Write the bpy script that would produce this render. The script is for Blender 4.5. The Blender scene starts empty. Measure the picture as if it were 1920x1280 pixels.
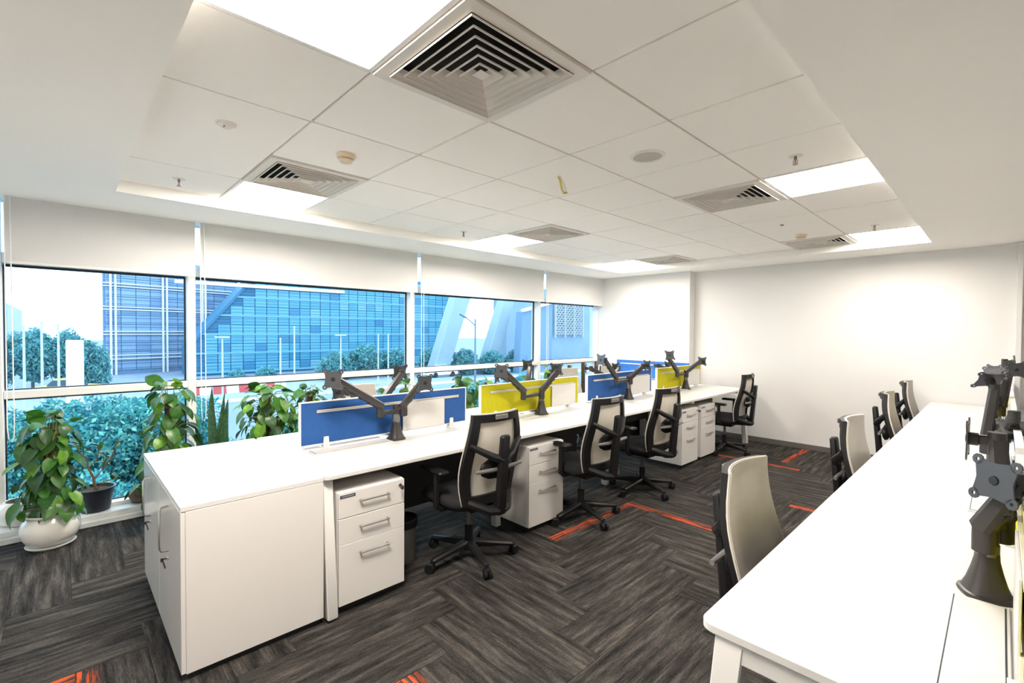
import bpy, math, random
from mathutils import Vector, Matrix, noise

PI = math.pi
scene = bpy.context.scene
col = scene.collection
rnd = random.Random(7)

# ------------------------------------------------------------------ camera
F_PX, YAW, PITCH, ROLL, CAM_H = 883.07, 0.8053, -0.0205, 0.0062, 1.4908
cam_d = bpy.data.cameras.new('camera')
cam = bpy.data.objects.new('camera', cam_d)
col.objects.link(cam)
cam_d.sensor_width = 36.0
cam_d.lens = F_PX / 1920.0 * 36.0
cam_d.clip_start = 0.05
cam_d.clip_end = 1500
_fw = Vector((-math.sin(YAW) * math.cos(PITCH), math.cos(YAW) * math.cos(PITCH), math.sin(PITCH)))
_rt = Vector((math.cos(YAW), math.sin(YAW), 0))
_up = _rt.cross(_fw)
_r2 = _rt * math.cos(ROLL) + _up * math.sin(ROLL)
_u2 = _up * math.cos(ROLL) - _rt * math.sin(ROLL)
cam.matrix_world = Matrix(((_r2.x, _u2.x, -_fw.x, 0), (_r2.y, _u2.y, -_fw.y, 0), (_r2.z, _u2.z, -_fw.z, CAM_H), (0, 0, 0, 1)))
scene.camera = cam

# ------------------------------------------------------------------ world, exposure
world = bpy.data.worlds.new('world')
scene.world = world
world.use_nodes = True
_bg = world.node_tree.nodes['Background']
_bg.inputs[0].default_value = (0.90, 0.96, 1.0, 1)
_bg.inputs[1].default_value = 3.9
LIGHT_STRENGTH = 70.0
scene.view_settings.view_transform = 'Standard'
scene.view_settings.look = 'None'
scene.view_settings.exposure = 0.0
scene.view_settings.gamma = 1.0
scene.view_settings.use_curve_mapping = False
try:
    scene.cycles.use_denoising = True
    scene.cycles.max_bounces = 14
    scene.cycles.diffuse_bounces = 12
    scene.cycles.transparent_max_bounces = 16
    scene.cycles.caustics_reflective = False
    scene.cycles.caustics_refractive = False
    scene.cycles.sample_clamp_indirect = 12.0
except Exception:
    pass

# ------------------------------------------------------------------ materials
MATS = {}

def mat(name, rgb, rough=0.6, metal=0.0, spec=0.5, var=0.0, vscale=8.0, bump=0.0, bscale=60.0, trans=0.0, coat=0.0):
    m = bpy.data.materials.new(name)
    m.use_nodes = True
    nt = m.node_tree
    p = nt.nodes['Principled BSDF']
    p.inputs['Base Color'].default_value = (*rgb, 1)
    p.inputs['Roughness'].default_value = rough
    p.inputs['Metallic'].default_value = metal
    p.inputs['Specular IOR Level'].default_value = spec
    if coat:
        p.inputs['Coat Weight'].default_value = coat
        p.inputs['Coat Roughness'].default_value = 0.15
    if var or bump:
        tc = nt.nodes.new('ShaderNodeTexCoord')
    if var:
        n = nt.nodes.new('ShaderNodeTexNoise')
        n.inputs['Scale'].default_value = vscale
        n.inputs['Detail'].default_value = 4
        nt.links.new(tc.outputs['Object'], n.inputs['Vector'])
        r = nt.nodes.new('ShaderNodeValToRGB')
        r.color_ramp.elements[0].position = 0.3
        r.color_ramp.elements[1].position = 0.7
        r.color_ramp.elements[0].color = (*[max(0, c * (1 - var)) for c in rgb], 1)
        r.color_ramp.elements[1].color = (*[min(1, c * (1 + var)) for c in rgb], 1)
        nt.links.new(n.outputs['Fac'], r.inputs['Fac'])
        nt.links.new(r.outputs['Color'], p.inputs['Base Color'])
    if bump:
        n2 = nt.nodes.new('ShaderNodeTexNoise')
        n2.inputs['Scale'].default_value = bscale
        n2.inputs['Detail'].default_value = 3
        nt.links.new(tc.outputs['Object'], n2.inputs['Vector'])
        b = nt.nodes.new('ShaderNodeBump')
        b.inputs['Strength'].default_value = bump
        b.inputs['Distance'].default_value = 0.01
        nt.links.new(n2.outputs['Fac'], b.inputs['Height'])
        nt.links.new(b.outputs['Normal'], p.inputs['Normal'])
    if trans:
        t = nt.nodes.new('ShaderNodeBsdfTranslucent')
        t.inputs['Color'].default_value = (*rgb, 1)
        mx = nt.nodes.new('ShaderNodeMixShader')
        mx.inputs[0].default_value = trans
        out = nt.nodes['Material Output']
        nt.links.new(p.outputs[0], mx.inputs[1])
        nt.links.new(t.outputs[0], mx.inputs[2])
        nt.links.new(mx.outputs[0], out.inputs['Surface'])
        if var:
            nt.links.new(r.outputs['Color'], t.inputs['Color'])
    MATS[name] = m
    return m

mat('wall_paint_bounce', (0.93, 0.92, 0.90), 0.7)  # lighter paint on the unseen walls, added to bounce light to the ceiling
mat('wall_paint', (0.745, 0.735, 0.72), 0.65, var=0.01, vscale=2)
mat('soffit_paint', (0.96, 0.94, 0.905), 0.8, var=0.01, vscale=1.5)
mat('tile_white', (0.95, 0.92, 0.88), 0.85, bump=0.04, bscale=120)
mat('tee_white', (0.58, 0.55, 0.51), 0.6)
mat('light_frame', (0.85, 0.84, 0.82), 0.4)
mat('diffuser_white', (0.74, 0.70, 0.65), 0.5)
mat('void_black', (0.012, 0.012, 0.012), 0.9)
mat('frame_white', (0.76, 0.75, 0.735), 0.35)
mat('gasket', (0.012, 0.02, 0.03), 0.6)
mat('curb_white', (0.80, 0.80, 0.79), 0.35, var=0.03, vscale=6)
mat('baseboard', (0.13, 0.12, 0.115), 0.5)
mat('desk_white', (0.68, 0.67, 0.655), 0.38, var=0.008, vscale=3)
mat('metal_white', (0.72, 0.705, 0.685), 0.35)
mat('cab_white', (0.71, 0.69, 0.665), 0.33)
mat('door_gloss', (0.72, 0.705, 0.685), 0.16)
mat('handle_silver', (0.55, 0.54, 0.52), 0.28, 1.0)
mat('key_dark', (0.06, 0.055, 0.05), 0.4, 0.5)
mat('label_dark', (0.05, 0.055, 0.09), 0.4)
mat('label_text', (0.30, 0.30, 0.33), 0.5)
mat('screen_blue', (0.011, 0.078, 0.275), 0.85, var=0.06, vscale=30, bump=0.08, bscale=400)
mat('screen_bright_blue', (0.03, 0.16, 0.50), 0.85, var=0.06, vscale=30)
mat('screen_yellow', (0.48, 0.445, 0.001), 0.85, var=0.05, vscale=30, bump=0.08, bscale=400)
mat('alu_light', (0.72, 0.70, 0.66), 0.4, 0.3)
mat('board_white', (0.66, 0.645, 0.62), 0.35)
mat('foot_clear', (0.70, 0.69, 0.66), 0.3)
mat('arm_grey', (0.030, 0.027, 0.026), 0.42, 0.0)
mat('arm_steel', (0.075, 0.078, 0.086), 0.36, 0.4)
mat('arm_cap', (0.16, 0.16, 0.16), 0.35, 0.5)
mat('bolt_dark', (0.02, 0.02, 0.02), 0.4, 0.3)
mat('plastic_black', (0.010, 0.010, 0.011), 0.45, spec=0.3)
mat('plastic_grey', (0.16, 0.155, 0.15), 0.45)
mat('seat_fabric', (0.014, 0.014, 0.016), 0.95, bump=0.2, bscale=300)
mat('mesh_fabric', (0.69, 0.655, 0.59), 0.9, var=0.03, vscale=20, bump=0.15, bscale=500, trans=0.35)
mat('piping_light', (0.62, 0.58, 0.52), 0.7)
mat('blind_fabric', (0.72, 0.715, 0.705), 0.9, var=0.015, vscale=2.5, trans=0.12)
mat('blind_bar', (0.78, 0.77, 0.75), 0.5)
mat('chain_white', (0.85, 0.85, 0.83), 0.4)
mat('pot_white', (0.78, 0.75, 0.70), 0.16, coat=0.3)
mat('pot_black', (0.02, 0.022, 0.03), 0.4)
mat('soil', (0.055, 0.032, 0.02), 0.95, var=0.4, vscale=40, bump=0.6, bscale=80)
mat('coir_pole', (0.085, 0.05, 0.025), 0.95, var=0.4, vscale=50, bump=0.8, bscale=90)
mat('leaf_dark', (0.020, 0.075, 0.014), 0.38, var=0.35, vscale=25, trans=0.22)
mat('leaf_mid', (0.042, 0.145, 0.016), 0.38, var=0.3, vscale=25, trans=0.3)
mat('leaf_light', (0.12, 0.28, 0.02), 0.4, var=0.3, vscale=25, trans=0.35)
mat('snake_leaf', (0.035, 0.095, 0.035), 0.4, var=0.5, vscale=45, trans=0.1)
mat('stem_green', (0.20, 0.22, 0.07), 0.6)
mat('stem_brown', (0.17, 0.10, 0.055), 0.8)
mat('rock', (0.16, 0.12, 0.085), 0.9, var=0.4, vscale=18, bump=0.8, bscale=30)
mat('detector_cream', (0.74, 0.62, 0.46), 0.5)
mat('detector_white', (0.78, 0.74, 0.69), 0.45)
mat('chrome', (0.28, 0.26, 0.25), 0.3, 1.0)
mat('bulb_red', (0.35, 0.07, 0.04), 0.3)
mat('speaker_grille', (0.56, 0.53, 0.48), 0.7, bump=0.5, bscale=400)
mat('speaker_ring', (0.80, 0.77, 0.73), 0.4)
mat('wire_yellow', (0.62, 0.46, 0.03), 0.5)
mat('bin_steel', (0.36, 0.34, 0.31), 0.35, 0.8)
mat('tray_dark', (0.02, 0.02, 0.02), 0.5)
mat('cable_black', (0.01, 0.01, 0.01), 0.5)
# outside: building colours kept pale, with the haze painted into them
mat('ext_pane_a', (0.07, 0.29, 0.42), 0.3)
mat('ext_pane_b', (0.1, 0.34, 0.46), 0.3)
mat('ext_pane_c', (0.04, 0.2, 0.35), 0.3)
mat('ext_pane_d', (0.16, 0.38, 0.49), 0.3)
mat('ext_pane_e', (0.25, 0.37, 0.53), 0.3)
mat('ext_pane_f', (0.19, 0.3, 0.46), 0.3)
mat('ext_band', (0.13, 0.35, 0.46), 0.5)
mat('ext_dark', (0.03, 0.15, 0.28), 0.6)
mat('ext_wall', (0.15, 0.26, 0.4), 0.8)
mat('ext_white', (0.8, 0.8, 0.8), 0.6)
mat('ext_leg', (0.26, 0.35, 0.42), 0.8, var=0.05, vscale=0.5)
mat('ext_leg_pale', (0.22, 0.32, 0.42), 0.8, var=0.05, vscale=0.5)
mat('ext_lattice', (0.42, 0.46, 0.5), 0.8)
mat('ext_ground', (0.19, 0.25, 0.35), 0.9, var=0.08, vscale=0.3)
mat('ext_road', (0.25, 0.31, 0.39), 0.9, var=0.05, vscale=0.2)
mat('ext_kerb', (0.85, 0.86, 0.88), 0.8)
mat('ext_leaf_a', (0.07, 0.34, 0.33), 0.6, trans=0.3)
mat('ext_leaf_b', (0.03, 0.2, 0.29), 0.6, trans=0.3)
mat('ext_leaf_c', (0.23, 0.56, 0.47), 0.6, trans=0.3)
mat('ext_far_haze_a', (0.11, 0.34, 0.38), 0.7, trans=0.3)  # far leaf colours, distance haze painted in
mat('ext_far_haze_b', (0.06, 0.25, 0.32), 0.7, trans=0.3)
mat('ext_far_haze_c', (0.2, 0.47, 0.44), 0.7, trans=0.3)
mat('ext_trunk', (0.10, 0.12, 0.12), 0.9)
mat('ext_pole', (0.5, 0.53, 0.56), 0.5)
mat('ext_lamp', (0.12, 0.2, 0.29), 0.5)
mat('ext_red', (0.5, 0.06, 0.07), 0.6)
mat('ext_car_white', (0.85, 0.88, 0.92), 0.3)
mat('ext_car_glass', (0.05, 0.09, 0.14), 0.2)
mat('ext_yellow', (0.75, 0.55, 0.12), 0.6)
mat('ext_tyre', (0.02, 0.02, 0.025), 0.9)

def emission_mat(name, rgb, strength):
    m = bpy.data.materials.new(name)
    m.use_nodes = True
    nt = m.node_tree
    nt.nodes.remove(nt.nodes['Principled BSDF'])
    e = nt.nodes.new('ShaderNodeEmission')
    e.inputs[0].default_value = (*rgb, 1)
    e.inputs[1].default_value = strength
    nt.links.new(e.outputs[0], nt.nodes['Material Output'].inputs['Surface'])
    MATS[name] = m
for _n, _k in (('light_panel_near', 1.35), ('light_panel', 1.0), ('light_panel_far', .58)):
    emission_mat(_n, (1.0, 0.915, 0.815), LIGHT_STRENGTH * _k)

def glass_mat(name, tint, refl):
    m = bpy.data.materials.new(name)
    m.use_nodes = True
    nt = m.node_tree
    nt.nodes.remove(nt.nodes['Principled BSDF'])
    t = nt.nodes.new('ShaderNodeBsdfTransparent')
    t.inputs[0].default_value = (*tint, 1)
    g = nt.nodes.new('ShaderNodeBsdfGlossy')
    g.inputs['Roughness'].default_value = 0.02
    g.inputs['Color'].default_value = (0.85, 0.95, 1, 1)
    fr = nt.nodes.new('ShaderNodeFresnel')
    fr.inputs[0].default_value = 1.45
    mu = nt.nodes.new('ShaderNodeMath')
    mu.operation = 'MULTIPLY'
    mu.inputs[1].default_value = refl
    mx = nt.nodes.new('ShaderNodeMixShader')
    nt.links.new(fr.outputs[0], mu.inputs[0])
    nt.links.new(mu.outputs[0], mx.inputs[0])
    nt.links.new(t.outputs[0], mx.inputs[1])
    nt.links.new(g.outputs[0], mx.inputs[2])
    nt.links.new(mx.outputs[0], nt.nodes['Material Output'].inputs['Surface'])
    MATS[name] = m
glass_mat('window_glass', (0.64, 0.86, 1.0), 0.6)

def carpet_mat(name, orange):
    """Charcoal loop-pile plank: streaks along local x; optional orange band along the low-y edge."""
    m = bpy.data.materials.new(name)
    m.use_nodes = True
    nt = m.node_tree
    L = nt.links.new
    p = nt.nodes['Principled BSDF']
    p.inputs['Roughness'].default_value = 0.95
    p.inputs['Specular IOR Level'].default_value = 0.15
    tc = nt.nodes.new('ShaderNodeTexCoord')
    oi = nt.nodes.new('ShaderNodeObjectInfo')
    off = nt.nodes.new('ShaderNodeVectorMath'); off.operation = 'SCALE'
    cmb = nt.nodes.new('ShaderNodeCombineXYZ')
    L(oi.outputs['Random'], cmb.inputs[0]); L(oi.outputs['Random'], cmb.inputs[1])
    L(cmb.outputs[0], off.inputs[0]); off.inputs['Scale'].default_value = 37.0
    add = nt.nodes.new('ShaderNodeVectorMath'); add.operation = 'ADD'
    L(tc.outputs['Object'], add.inputs[0]); L(off.outputs[0], add.inputs[1])
    def streak(sx, sy, scale, detail):
        mp = nt.nodes.new('ShaderNodeMapping')
        mp.inputs['Scale'].default_value = (sx, sy, 1)
        L(add.outputs[0], mp.inputs['Vector'])
        n = nt.nodes.new('ShaderNodeTexNoise')
        n.inputs['Scale'].default_value = scale
        n.inputs['Detail'].default_value = detail
        n.inputs['Roughness'].default_value = 0.65
        L(mp.outputs[0], n.inputs['Vector'])
        return n
    n1 = streak(0.9, 9.0, 2.6, 5)
    n2 = streak(5.0, 30.0, 4.0, 3)
    n3 = streak(20.0, 60.0, 4.0, 2)
    mixa = nt.nodes.new('ShaderNodeMath'); mixa.operation = 'MULTIPLY_ADD'
    mixa.inputs[1].default_value = 0.42
    big = nt.nodes.new('ShaderNodeMath'); big.operation = 'MULTIPLY'; big.inputs[1].default_value = 1.5
    L(n1.outputs['Fac'], big.inputs[0])
    L(n2.outputs['Fac'], mixa.inputs[0]); L(big.outputs[0], mixa.inputs[2])
    mixb = nt.nodes.new('ShaderNodeMath'); mixb.operation = 'MULTIPLY_ADD'
    mixb.inputs[1].default_value = 0.5
    L(n3.outputs['Fac'], mixb.inputs[0]); L(mixa.outputs[0], mixb.inputs[2])
    ramp = nt.nodes.new('ShaderNodeValToRGB')
    e = ramp.color_ramp.elements
    e[0].position = 0.72; e[0].color = (0.0095, 0.0092, 0.009, 1)
    e[1].position = 1.13; e[1].color = (0.104, 0.093, 0.083, 1)
    k = ramp.color_ramp.elements.new(0.90); k.color = (0.037, 0.0335, 0.031, 1)
    # ramp positions are limited to 0..1, so bring the sum into range
    sc_ = nt.nodes.new('ShaderNodeMapRange')
    sc_.inputs['From Min'].default_value = 0.88
    sc_.inputs['From Max'].default_value = 1.56
    e = ramp.color_ramp.elements
    L(mixb.outputs[0], sc_.inputs['Value'])
    for el, ps in zip(sorted(ramp.color_ramp.elements, key=lambda q: q.position), (0.12, 0.5, 0.95)):
        el.position = ps
    L(sc_.outputs[0], ramp.inputs['Fac'])
    colr = ramp.outputs['Color']
    if orange:
        sep = nt.nodes.new('ShaderNodeSeparateXYZ')
        L(tc.outputs['Object'], sep.inputs[0])
        mr = nt.nodes.new('ShaderNodeMapRange')          # band near y = -0.125
        mr.inputs['From Min'].default_value = -0.035
        mr.inputs['From Max'].default_value = -0.115
        L(sep.outputs['Y'], mr.inputs['Value'])
        n4 = streak(1.5, 22.0, 3.0, 4)
        ad = nt.nodes.new('ShaderNodeMath'); ad.operation = 'MULTIPLY'
        L(mr.outputs[0], ad.inputs[0])
        r4 = nt.nodes.new('ShaderNodeMapRange')
        r4.inputs['From Min'].default_value = 0.47
        r4.inputs['From Max'].default_value = 0.53
        L(n4.outputs['Fac'], r4.inputs['Value'])
        L(r4.outputs[0], ad.inputs[1])
        mxc = nt.nodes.new('ShaderNodeMix'); mxc.data_type = 'RGBA'
        L(ad.outputs[0], mxc.inputs['Factor'])
        L(colr, mxc.inputs['A'])
        mxc.inputs['B'].default_value = (0.62, 0.085, 0.018, 1)
        colr = mxc.outputs['Result']
    L(colr, p.inputs['Base Color'])
    b = nt.nodes.new('ShaderNodeBump')
    b.inputs['Strength'].default_value = 0.35
    b.inputs['Distance'].default_value = 0.006
    L(n3.outputs['Fac'], b.inputs['Height'])
    L(b.outputs['Normal'], p.inputs['Normal'])
    MATS[name] = m
carpet_mat('carpet', False)
carpet_mat('carpet_orange', True)

# ------------------------------------------------------------------ mesh builder
class MB:
    def __init__(s):
        s.v = []; s.f = []; s.m = []; s.mats = []; s.cur = 0
    def mat(s, name):
        if name not in s.mats:
            s.mats.append(name)
        s.cur = s.mats.index(name)
        return s
    def add(s, vs, fs, M=None):
        o = len(s.v)
        s.v += [tuple(M @ Vector(p)) if M is not None else tuple(p) for p in vs]
        for f in fs:
            s.f.append(tuple(i + o for i in f)); s.m.append(s.cur)
        return s
    def box(s, c, d, b=0.0, M=None):
        hx, hy, hz = d[0] / 2, d[1] / 2, d[2] / 2
        b = min(b, hx * .98, hy * .98, hz * .98)
        T = Matrix.Translation(c)
        M = M @ T if M is not None else T
        if b <= 0:
            vs = [(x, y, z) for x in (-hx, hx) for y in (-hy, hy) for z in (-hz, hz)]
            fs = [(0, 1, 3, 2), (4, 6, 7, 5), (0, 4, 5, 1), (2, 3, 7, 6), (0, 2, 6, 4), (1, 5, 7, 3)]
            return s.add(vs, fs, M)
        vs = []; idx = {}
        for sx in (-1, 1):
            for sy in (-1, 1):
                for sz in (-1, 1):
                    for k in range(3):
                        p = [sx * hx, sy * hy, sz * hz]
                        for a, sg in enumerate((sx, sy, sz)):
                            if a != k:
                                p[a] -= sg * b
                        idx[(sx, sy, sz, k)] = len(vs); vs.append(tuple(p))
        fs = []
        def orient(f):
            c_ = sum((Vector(vs[i]) for i in f), Vector()) / len(f)
            n = (Vector(vs[f[1]]) - Vector(vs[f[0]])).cross(Vector(vs[f[2]]) - Vector(vs[f[0]]))
            fs.append(tuple(f) if n.dot(c_) > 0 else tuple(reversed(f)))
        for k in range(3):
            a1, a2 = [a for a in range(3) if a != k]
            for sg in (-1, 1):
                q = []
                for (u, w) in ((-1, -1), (1, -1), (1, 1), (-1, 1)):
                    t = [0, 0, 0]; t[k] = sg; t[a1] = u; t[a2] = w
                    q.append(idx[(*t, k)])
                orient(q)
            for u in (-1, 1):
                for w in (-1, 1):
                    t1 = [0, 0, 0]; t1[a1] = u; t1[a2] = w; t1[k] = -1
                    t2 = list(t1); t2[k] = 1
                    orient([idx[(*t1, a1)], idx[(*t2, a1)], idx[(*t2, a2)], idx[(*t1, a2)]])
        for sx in (-1, 1):
            for sy in (-1, 1):
                for sz in (-1, 1):
                    orient([idx[(sx, sy, sz, k)] for k in range(3)])
        return s.add(vs, fs, M)
    def bar(s, p, q, w, h, b=0.0, up=(0, 0, 1), w2=None, h2=None):
        """Box beam from p to q, width w (sideways), height h (along up); may taper to w2, h2."""
        p = Vector(p); q = Vector(q)
        d = (q - p); ln = d.length; d = d / ln
        u = Vector(up)
        if abs(d.dot(u)) > 0.98:
            u = Vector((1, 0, 0))
        side = d.cross(u).normalized(); u = side.cross(d).normalized()
        M = Matrix(((d.x, side.x, u.x, p.x), (d.y, side.y, u.y, p.y), (d.z, side.z, u.z, p.z), (0, 0, 0, 1)))
        w2 = w if w2 is None else w2; h2 = h if h2 is None else h2
        if b <= 0:
            vs = []
            for x, ww, hh in ((0, w, h), (ln, w2, h2)):
                vs += [(x, -ww / 2, -hh / 2), (x, ww / 2, -hh / 2), (x, ww / 2, hh / 2), (x, -ww / 2, hh / 2)]
            fs = [(0, 3, 2, 1), (4, 5, 6, 7), (0, 1, 5, 4), (1, 2, 6, 5), (2, 3, 7, 6), (3, 0, 4, 7)]
            return s.add(vs, fs, M)
        def ring(x, ww, hh, i):
            a, c = ww / 2 - i, hh / 2 - i
            bb = min(b, a * .9, c * .9)
            return [(x, -a + bb, -c), (x, a - bb, -c), (x, a, -c + bb), (x, a, c - bb), (x, a - bb, c), (x, -a + bb, c), (x, -a, c - bb), (x, -a, -c + bb)]
        rings = [ring(0, w, h, b * .6), ring(b, w, h, 0), ring(ln - b, w2, h2, 0), ring(ln, w2, h2, b * .6)]
        vs = [p_ for r in rings for p_ in r]
        fs = [tuple(reversed(range(8))), tuple(range(24, 32))]
        for k in range(3):
            for i in range(8):
                j = (i + 1) % 8
                fs.append((k * 8 + i, k * 8 + j, k * 8 + 8 + j, k * 8 + 8 + i))
        return s.add(vs, fs, M)
    def tube(s, pts, r, seg=8, closed=False, caps=True, rx=None):
        pts = [Vector(p) for p in pts]; n = len(pts)
        rs = r if isinstance(r, (list, tuple)) else [r] * n
        vs = []; prev = None
        for i, p in enumerate(pts):
            if closed:
                t = pts[(i + 1) % n] - pts[i - 1]
            else:
                t = pts[min(i + 1, n - 1)] - pts[max(i - 1, 0)]
            t.normalize()
            if prev is None:
                a = Vector((0, 0, 1)) if abs(t.z) < .9 else Vector((1, 0, 0))
                nrm = t.cross(a).normalized()
            else:
                nrm = (prev - t * prev.dot(t)).normalized()
            prev = nrm; bn = t.cross(nrm)
            for k in range(seg):
                a = 2 * PI * k / seg
                vs.append(tuple(p + (nrm * math.cos(a) + bn * math.sin(a)) * rs[i]))
        fs = []
        m_ = n if closed else n - 1
        for i in range(m_):
            for k in range(seg):
                k2 = (k + 1) % seg; i2 = (i + 1) % n
                fs.append((i * seg + k, i * seg + k2, i2 * seg + k2, i2 * seg + k))
        if caps and not closed:
            fs.append(tuple(reversed(range(seg)))); fs.append(tuple((n - 1) * seg + k for k in range(seg)))
        return s.add(vs, fs)
    def lathe(s, prof, seg=24, M=None, power=2.0):
        """prof: list of (r, z). power > 2 gives a squarish section."""
        vs = []; n = len(prof)
        for r, z in prof:
            r = max(r, 2e-4)
            for k in range(seg):
                a = 2 * PI * k / seg
                c, q = math.cos(a), math.sin(a)
                m_ = (abs(c) ** power + abs(q) ** power) ** (-1 / power)
                vs.append((r * c * m_, r * q * m_, z))
        fs = []
        for i in range(n - 1):
            for k in range(seg):
                k2 = (k + 1) % seg
                fs.append((i * seg + k, i * seg + k2, (i + 1) * seg + k2, (i + 1) * seg + k))
        fs.append(tuple(reversed(range(seg))))
        fs.append(tuple((n - 1) * seg + k for k in range(seg)))
        return s.add(vs, fs, M)
    def cyl(s, p, q, r, seg=16, r2=None):
        p = Vector(p); q = Vector(q)
        return s.tube([p, q], [r, r if r2 is None else r2], seg)
    def prism(s, poly, M, h):
        """poly in local xy, extruded 0..h along local z."""
        n = len(poly)
        vs = [(x, y, 0) for x, y in poly] + [(x, y, h) for x, y in poly]
        fs = [tuple(reversed(range(n))), tuple(range(n, 2 * n))]
        for i in range(n):
            j = (i + 1) % n
            fs.append((i, j, n + j, n + i))
        return s.add(vs, fs, M)
    def mesh(s, name, smooth=35):
        me = bpy.data.meshes.new(name)
        me.from_pydata(s.v, [], s.f)
        for mn in s.mats:
            me.materials.append(MATS[mn])
        if len(s.mats) > 1:
            me.polygons.foreach_set('material_index', s.m)
        me.update()
        if smooth:
            me.polygons.foreach_set('use_smooth', [True] * len(me.polygons))
            try:
                me.set_sharp_from_angle(angle=math.radians(smooth))
            except Exception:
                pass
        return me
    def build(s, name, parent=None, loc=None, smooth=35):
        return obj(name, s.mesh(name, smooth), parent, loc)

def mb(m):
    return MB().mat(m)

def obj(name, me, parent=None, loc=None, rot=None):
    o = bpy.data.objects.new(name, me)
    col.objects.link(o)
    if loc is not None:
        o.location = loc
    if rot is not None:
        o.rotation_euler = rot
    if parent is not None:
        o.parent = parent
    return o

def tag(o, label, cat, group=None):
    o['label'] = label; o['category'] = cat
    if group:
        o['group'] = group
    return o

def thing(name, label, cat, loc=(0, 0, 0), rotz=0.0, group=None):
    o = bpy.data.objects.new(name, None)
    o.empty_display_size = 0.1
    col.objects.link(o)
    o.location = loc; o.rotation_euler = (0, 0, rotz)
    return tag(o, label, cat, group)

def struct(o):
    o['kind'] = 'structure'
    return o

KIDS = {}
def kids(o):
    return [c for c in bpy.data.objects if c.parent == o]

def clone(root, label, loc, rotz=0.0, tree=None):
    """Copy of a thing with copies of its parts and sub-parts."""
    if tree is None:
        tree = [(c, kids(c)) for c in kids(root)]
    r = root.copy(); col.objects.link(r)
    r.location = loc; r.rotation_euler = (0, 0, rotz); r['label'] = label
    for c, subs in tree:
        d = c.copy(); col.objects.link(d); d.parent = r
        for s_ in subs:
            e = s_.copy(); col.objects.link(e); e.parent = d
    return r

def rrect(w, h, r, n=4, cx=0, cy=0):
    pts = []
    for (sx, sy, a0) in ((1, 1, 0), (-1, 1, 90), (-1, -1, 180), (1, -1, 270)):
        for k in range(n + 1):
            a = math.radians(a0 + 90 * k / n)
            pts.append((cx + sx * (w / 2 - r) + r * math.cos(a), cy + sy * (h / 2 - r) + r * math.sin(a)))
    return pts

# ================================================================== THE ROOM
X_WIN, X_R, Y_NEAR, Y_FAR = -4.98, 2.6, -1.2, 6.93
Z_SOF, Z_TILE = 2.41, 2.4876
GX, GY, GS = -1.706, 1.479, 0.6            # ceiling grid origin and module
RX0, RX1, RY0, RY1 = GX - 4 * GS, GX + 2 * GS, GY - 2 * GS, GY + 8 * GS

# --- floor with herringbone carpet planks
floor = struct(mb('baseboard').box(((X_WIN + X_R) / 2 - .05, (Y_NEAR + Y_FAR) / 2, -.07), (X_R - X_WIN + .4, Y_FAR - Y_NEAR + .4, .124)).build('floor', smooth=0))
FX0, FX1, FY0, FY1 = -4.72, X_R - .001, Y_NEAR + .001, Y_FAR - .001
ORANGE_X = {(-5, 1), (-5, 2), (-10, 2), (1, 0), (1, -1)}
ORANGE_Y = {(1, 1)}
ORANGE_YL = {(-4, 1), (2, 0), (-10, 3), (2, -1)}
_plank_cache = {}
def plank(cx, cy, along_y, orange, flip):
    hx, hy = (.1245, .4995) if along_y else (.4995, .1245)
    x0, x1, y0, y1 = max(cx - hx, FX0), min(cx + hx, FX1), max(cy - hy, FY0), min(cy + hy, FY1)
    if x1 - x0 < .01 or y1 - y0 < .01:
        return
    # local extents (local x runs along the plank)
    if along_y:
        if flip: a0, a1, b0, b1 = cy - y1, cy - y0, x0 - cx, x1 - cx
        else:    a0, a1, b0, b1 = y0 - cy, y1 - cy, cx - x1, cx - x0
        rz = -PI / 2 if flip else PI / 2
    else:
        a0, a1, b0, b1 = x0 - cx, x1 - cx, y0 - cy, y1 - cy
        rz = 0
    key = tuple(round(q, 3) for q in (a0, a1, b0, b1)) + (orange,)
    if key not in _plank_cache:
        m_ = mb('carpet_orange' if orange else 'carpet')
        m_.box(((a0 + a1) / 2, (b0 + b1) / 2, -.004), (a1 - a0, b1 - b0, .008), .0012)
        _plank_cache[key] = m_.mesh('carpet_plank', 0)
    obj('carpet_plank', _plank_cache[key], floor, (cx, cy, 0), (0, 0, rz))
for b_ in range(-8, 9):
    for a_ in range(-36, 37):
        x0 = -2.005 + .25 * a_ + b_; y0 = 1.285 - .25 * a_ + b_
        plank(x0 + .5, y0 + .125, False, (a_, b_) in ORANGE_X, False)
        oy = (a_, b_) in ORANGE_Y or (a_, b_) in ORANGE_YL
        plank(x0 - .125, y0 - .25, True, oy, (a_, b_) in ORANGE_YL)

# --- walls
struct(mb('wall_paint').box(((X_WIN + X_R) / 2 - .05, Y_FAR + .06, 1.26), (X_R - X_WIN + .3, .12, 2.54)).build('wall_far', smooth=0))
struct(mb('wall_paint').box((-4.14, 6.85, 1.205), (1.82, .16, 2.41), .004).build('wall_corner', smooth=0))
struct(mb('wall_paint_bounce').box((X_R + .06, (Y_NEAR + Y_FAR) / 2, 1.26), (.12, Y_FAR - Y_NEAR + .24, 2.54)).build('wall_right', smooth=0))
struct(mb('wall_paint_bounce').box(((X_WIN + X_R) / 2 - .05, Y_NEAR - .06, 1.26), (X_R - X_WIN + .3, .12, 2.54)).build('wall_near', smooth=0))
struct(mb('baseboard').box(((-3.23 + X_R) / 2, Y_FAR - .006, .034), (X_R + 3.23, .012, .068), .003).build('baseboard_far'))
struct(mb('baseboard').box((-4.0, 6.764, .034), (1.42, .012, .068), .003).build('baseboard_corner'))
_t = mb('wall_paint'); _t.box((.112, Y_FAR - .03, 1.205), (.045, .06, 2.41), .004)
struct(_t.build('trim_2'))

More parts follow.
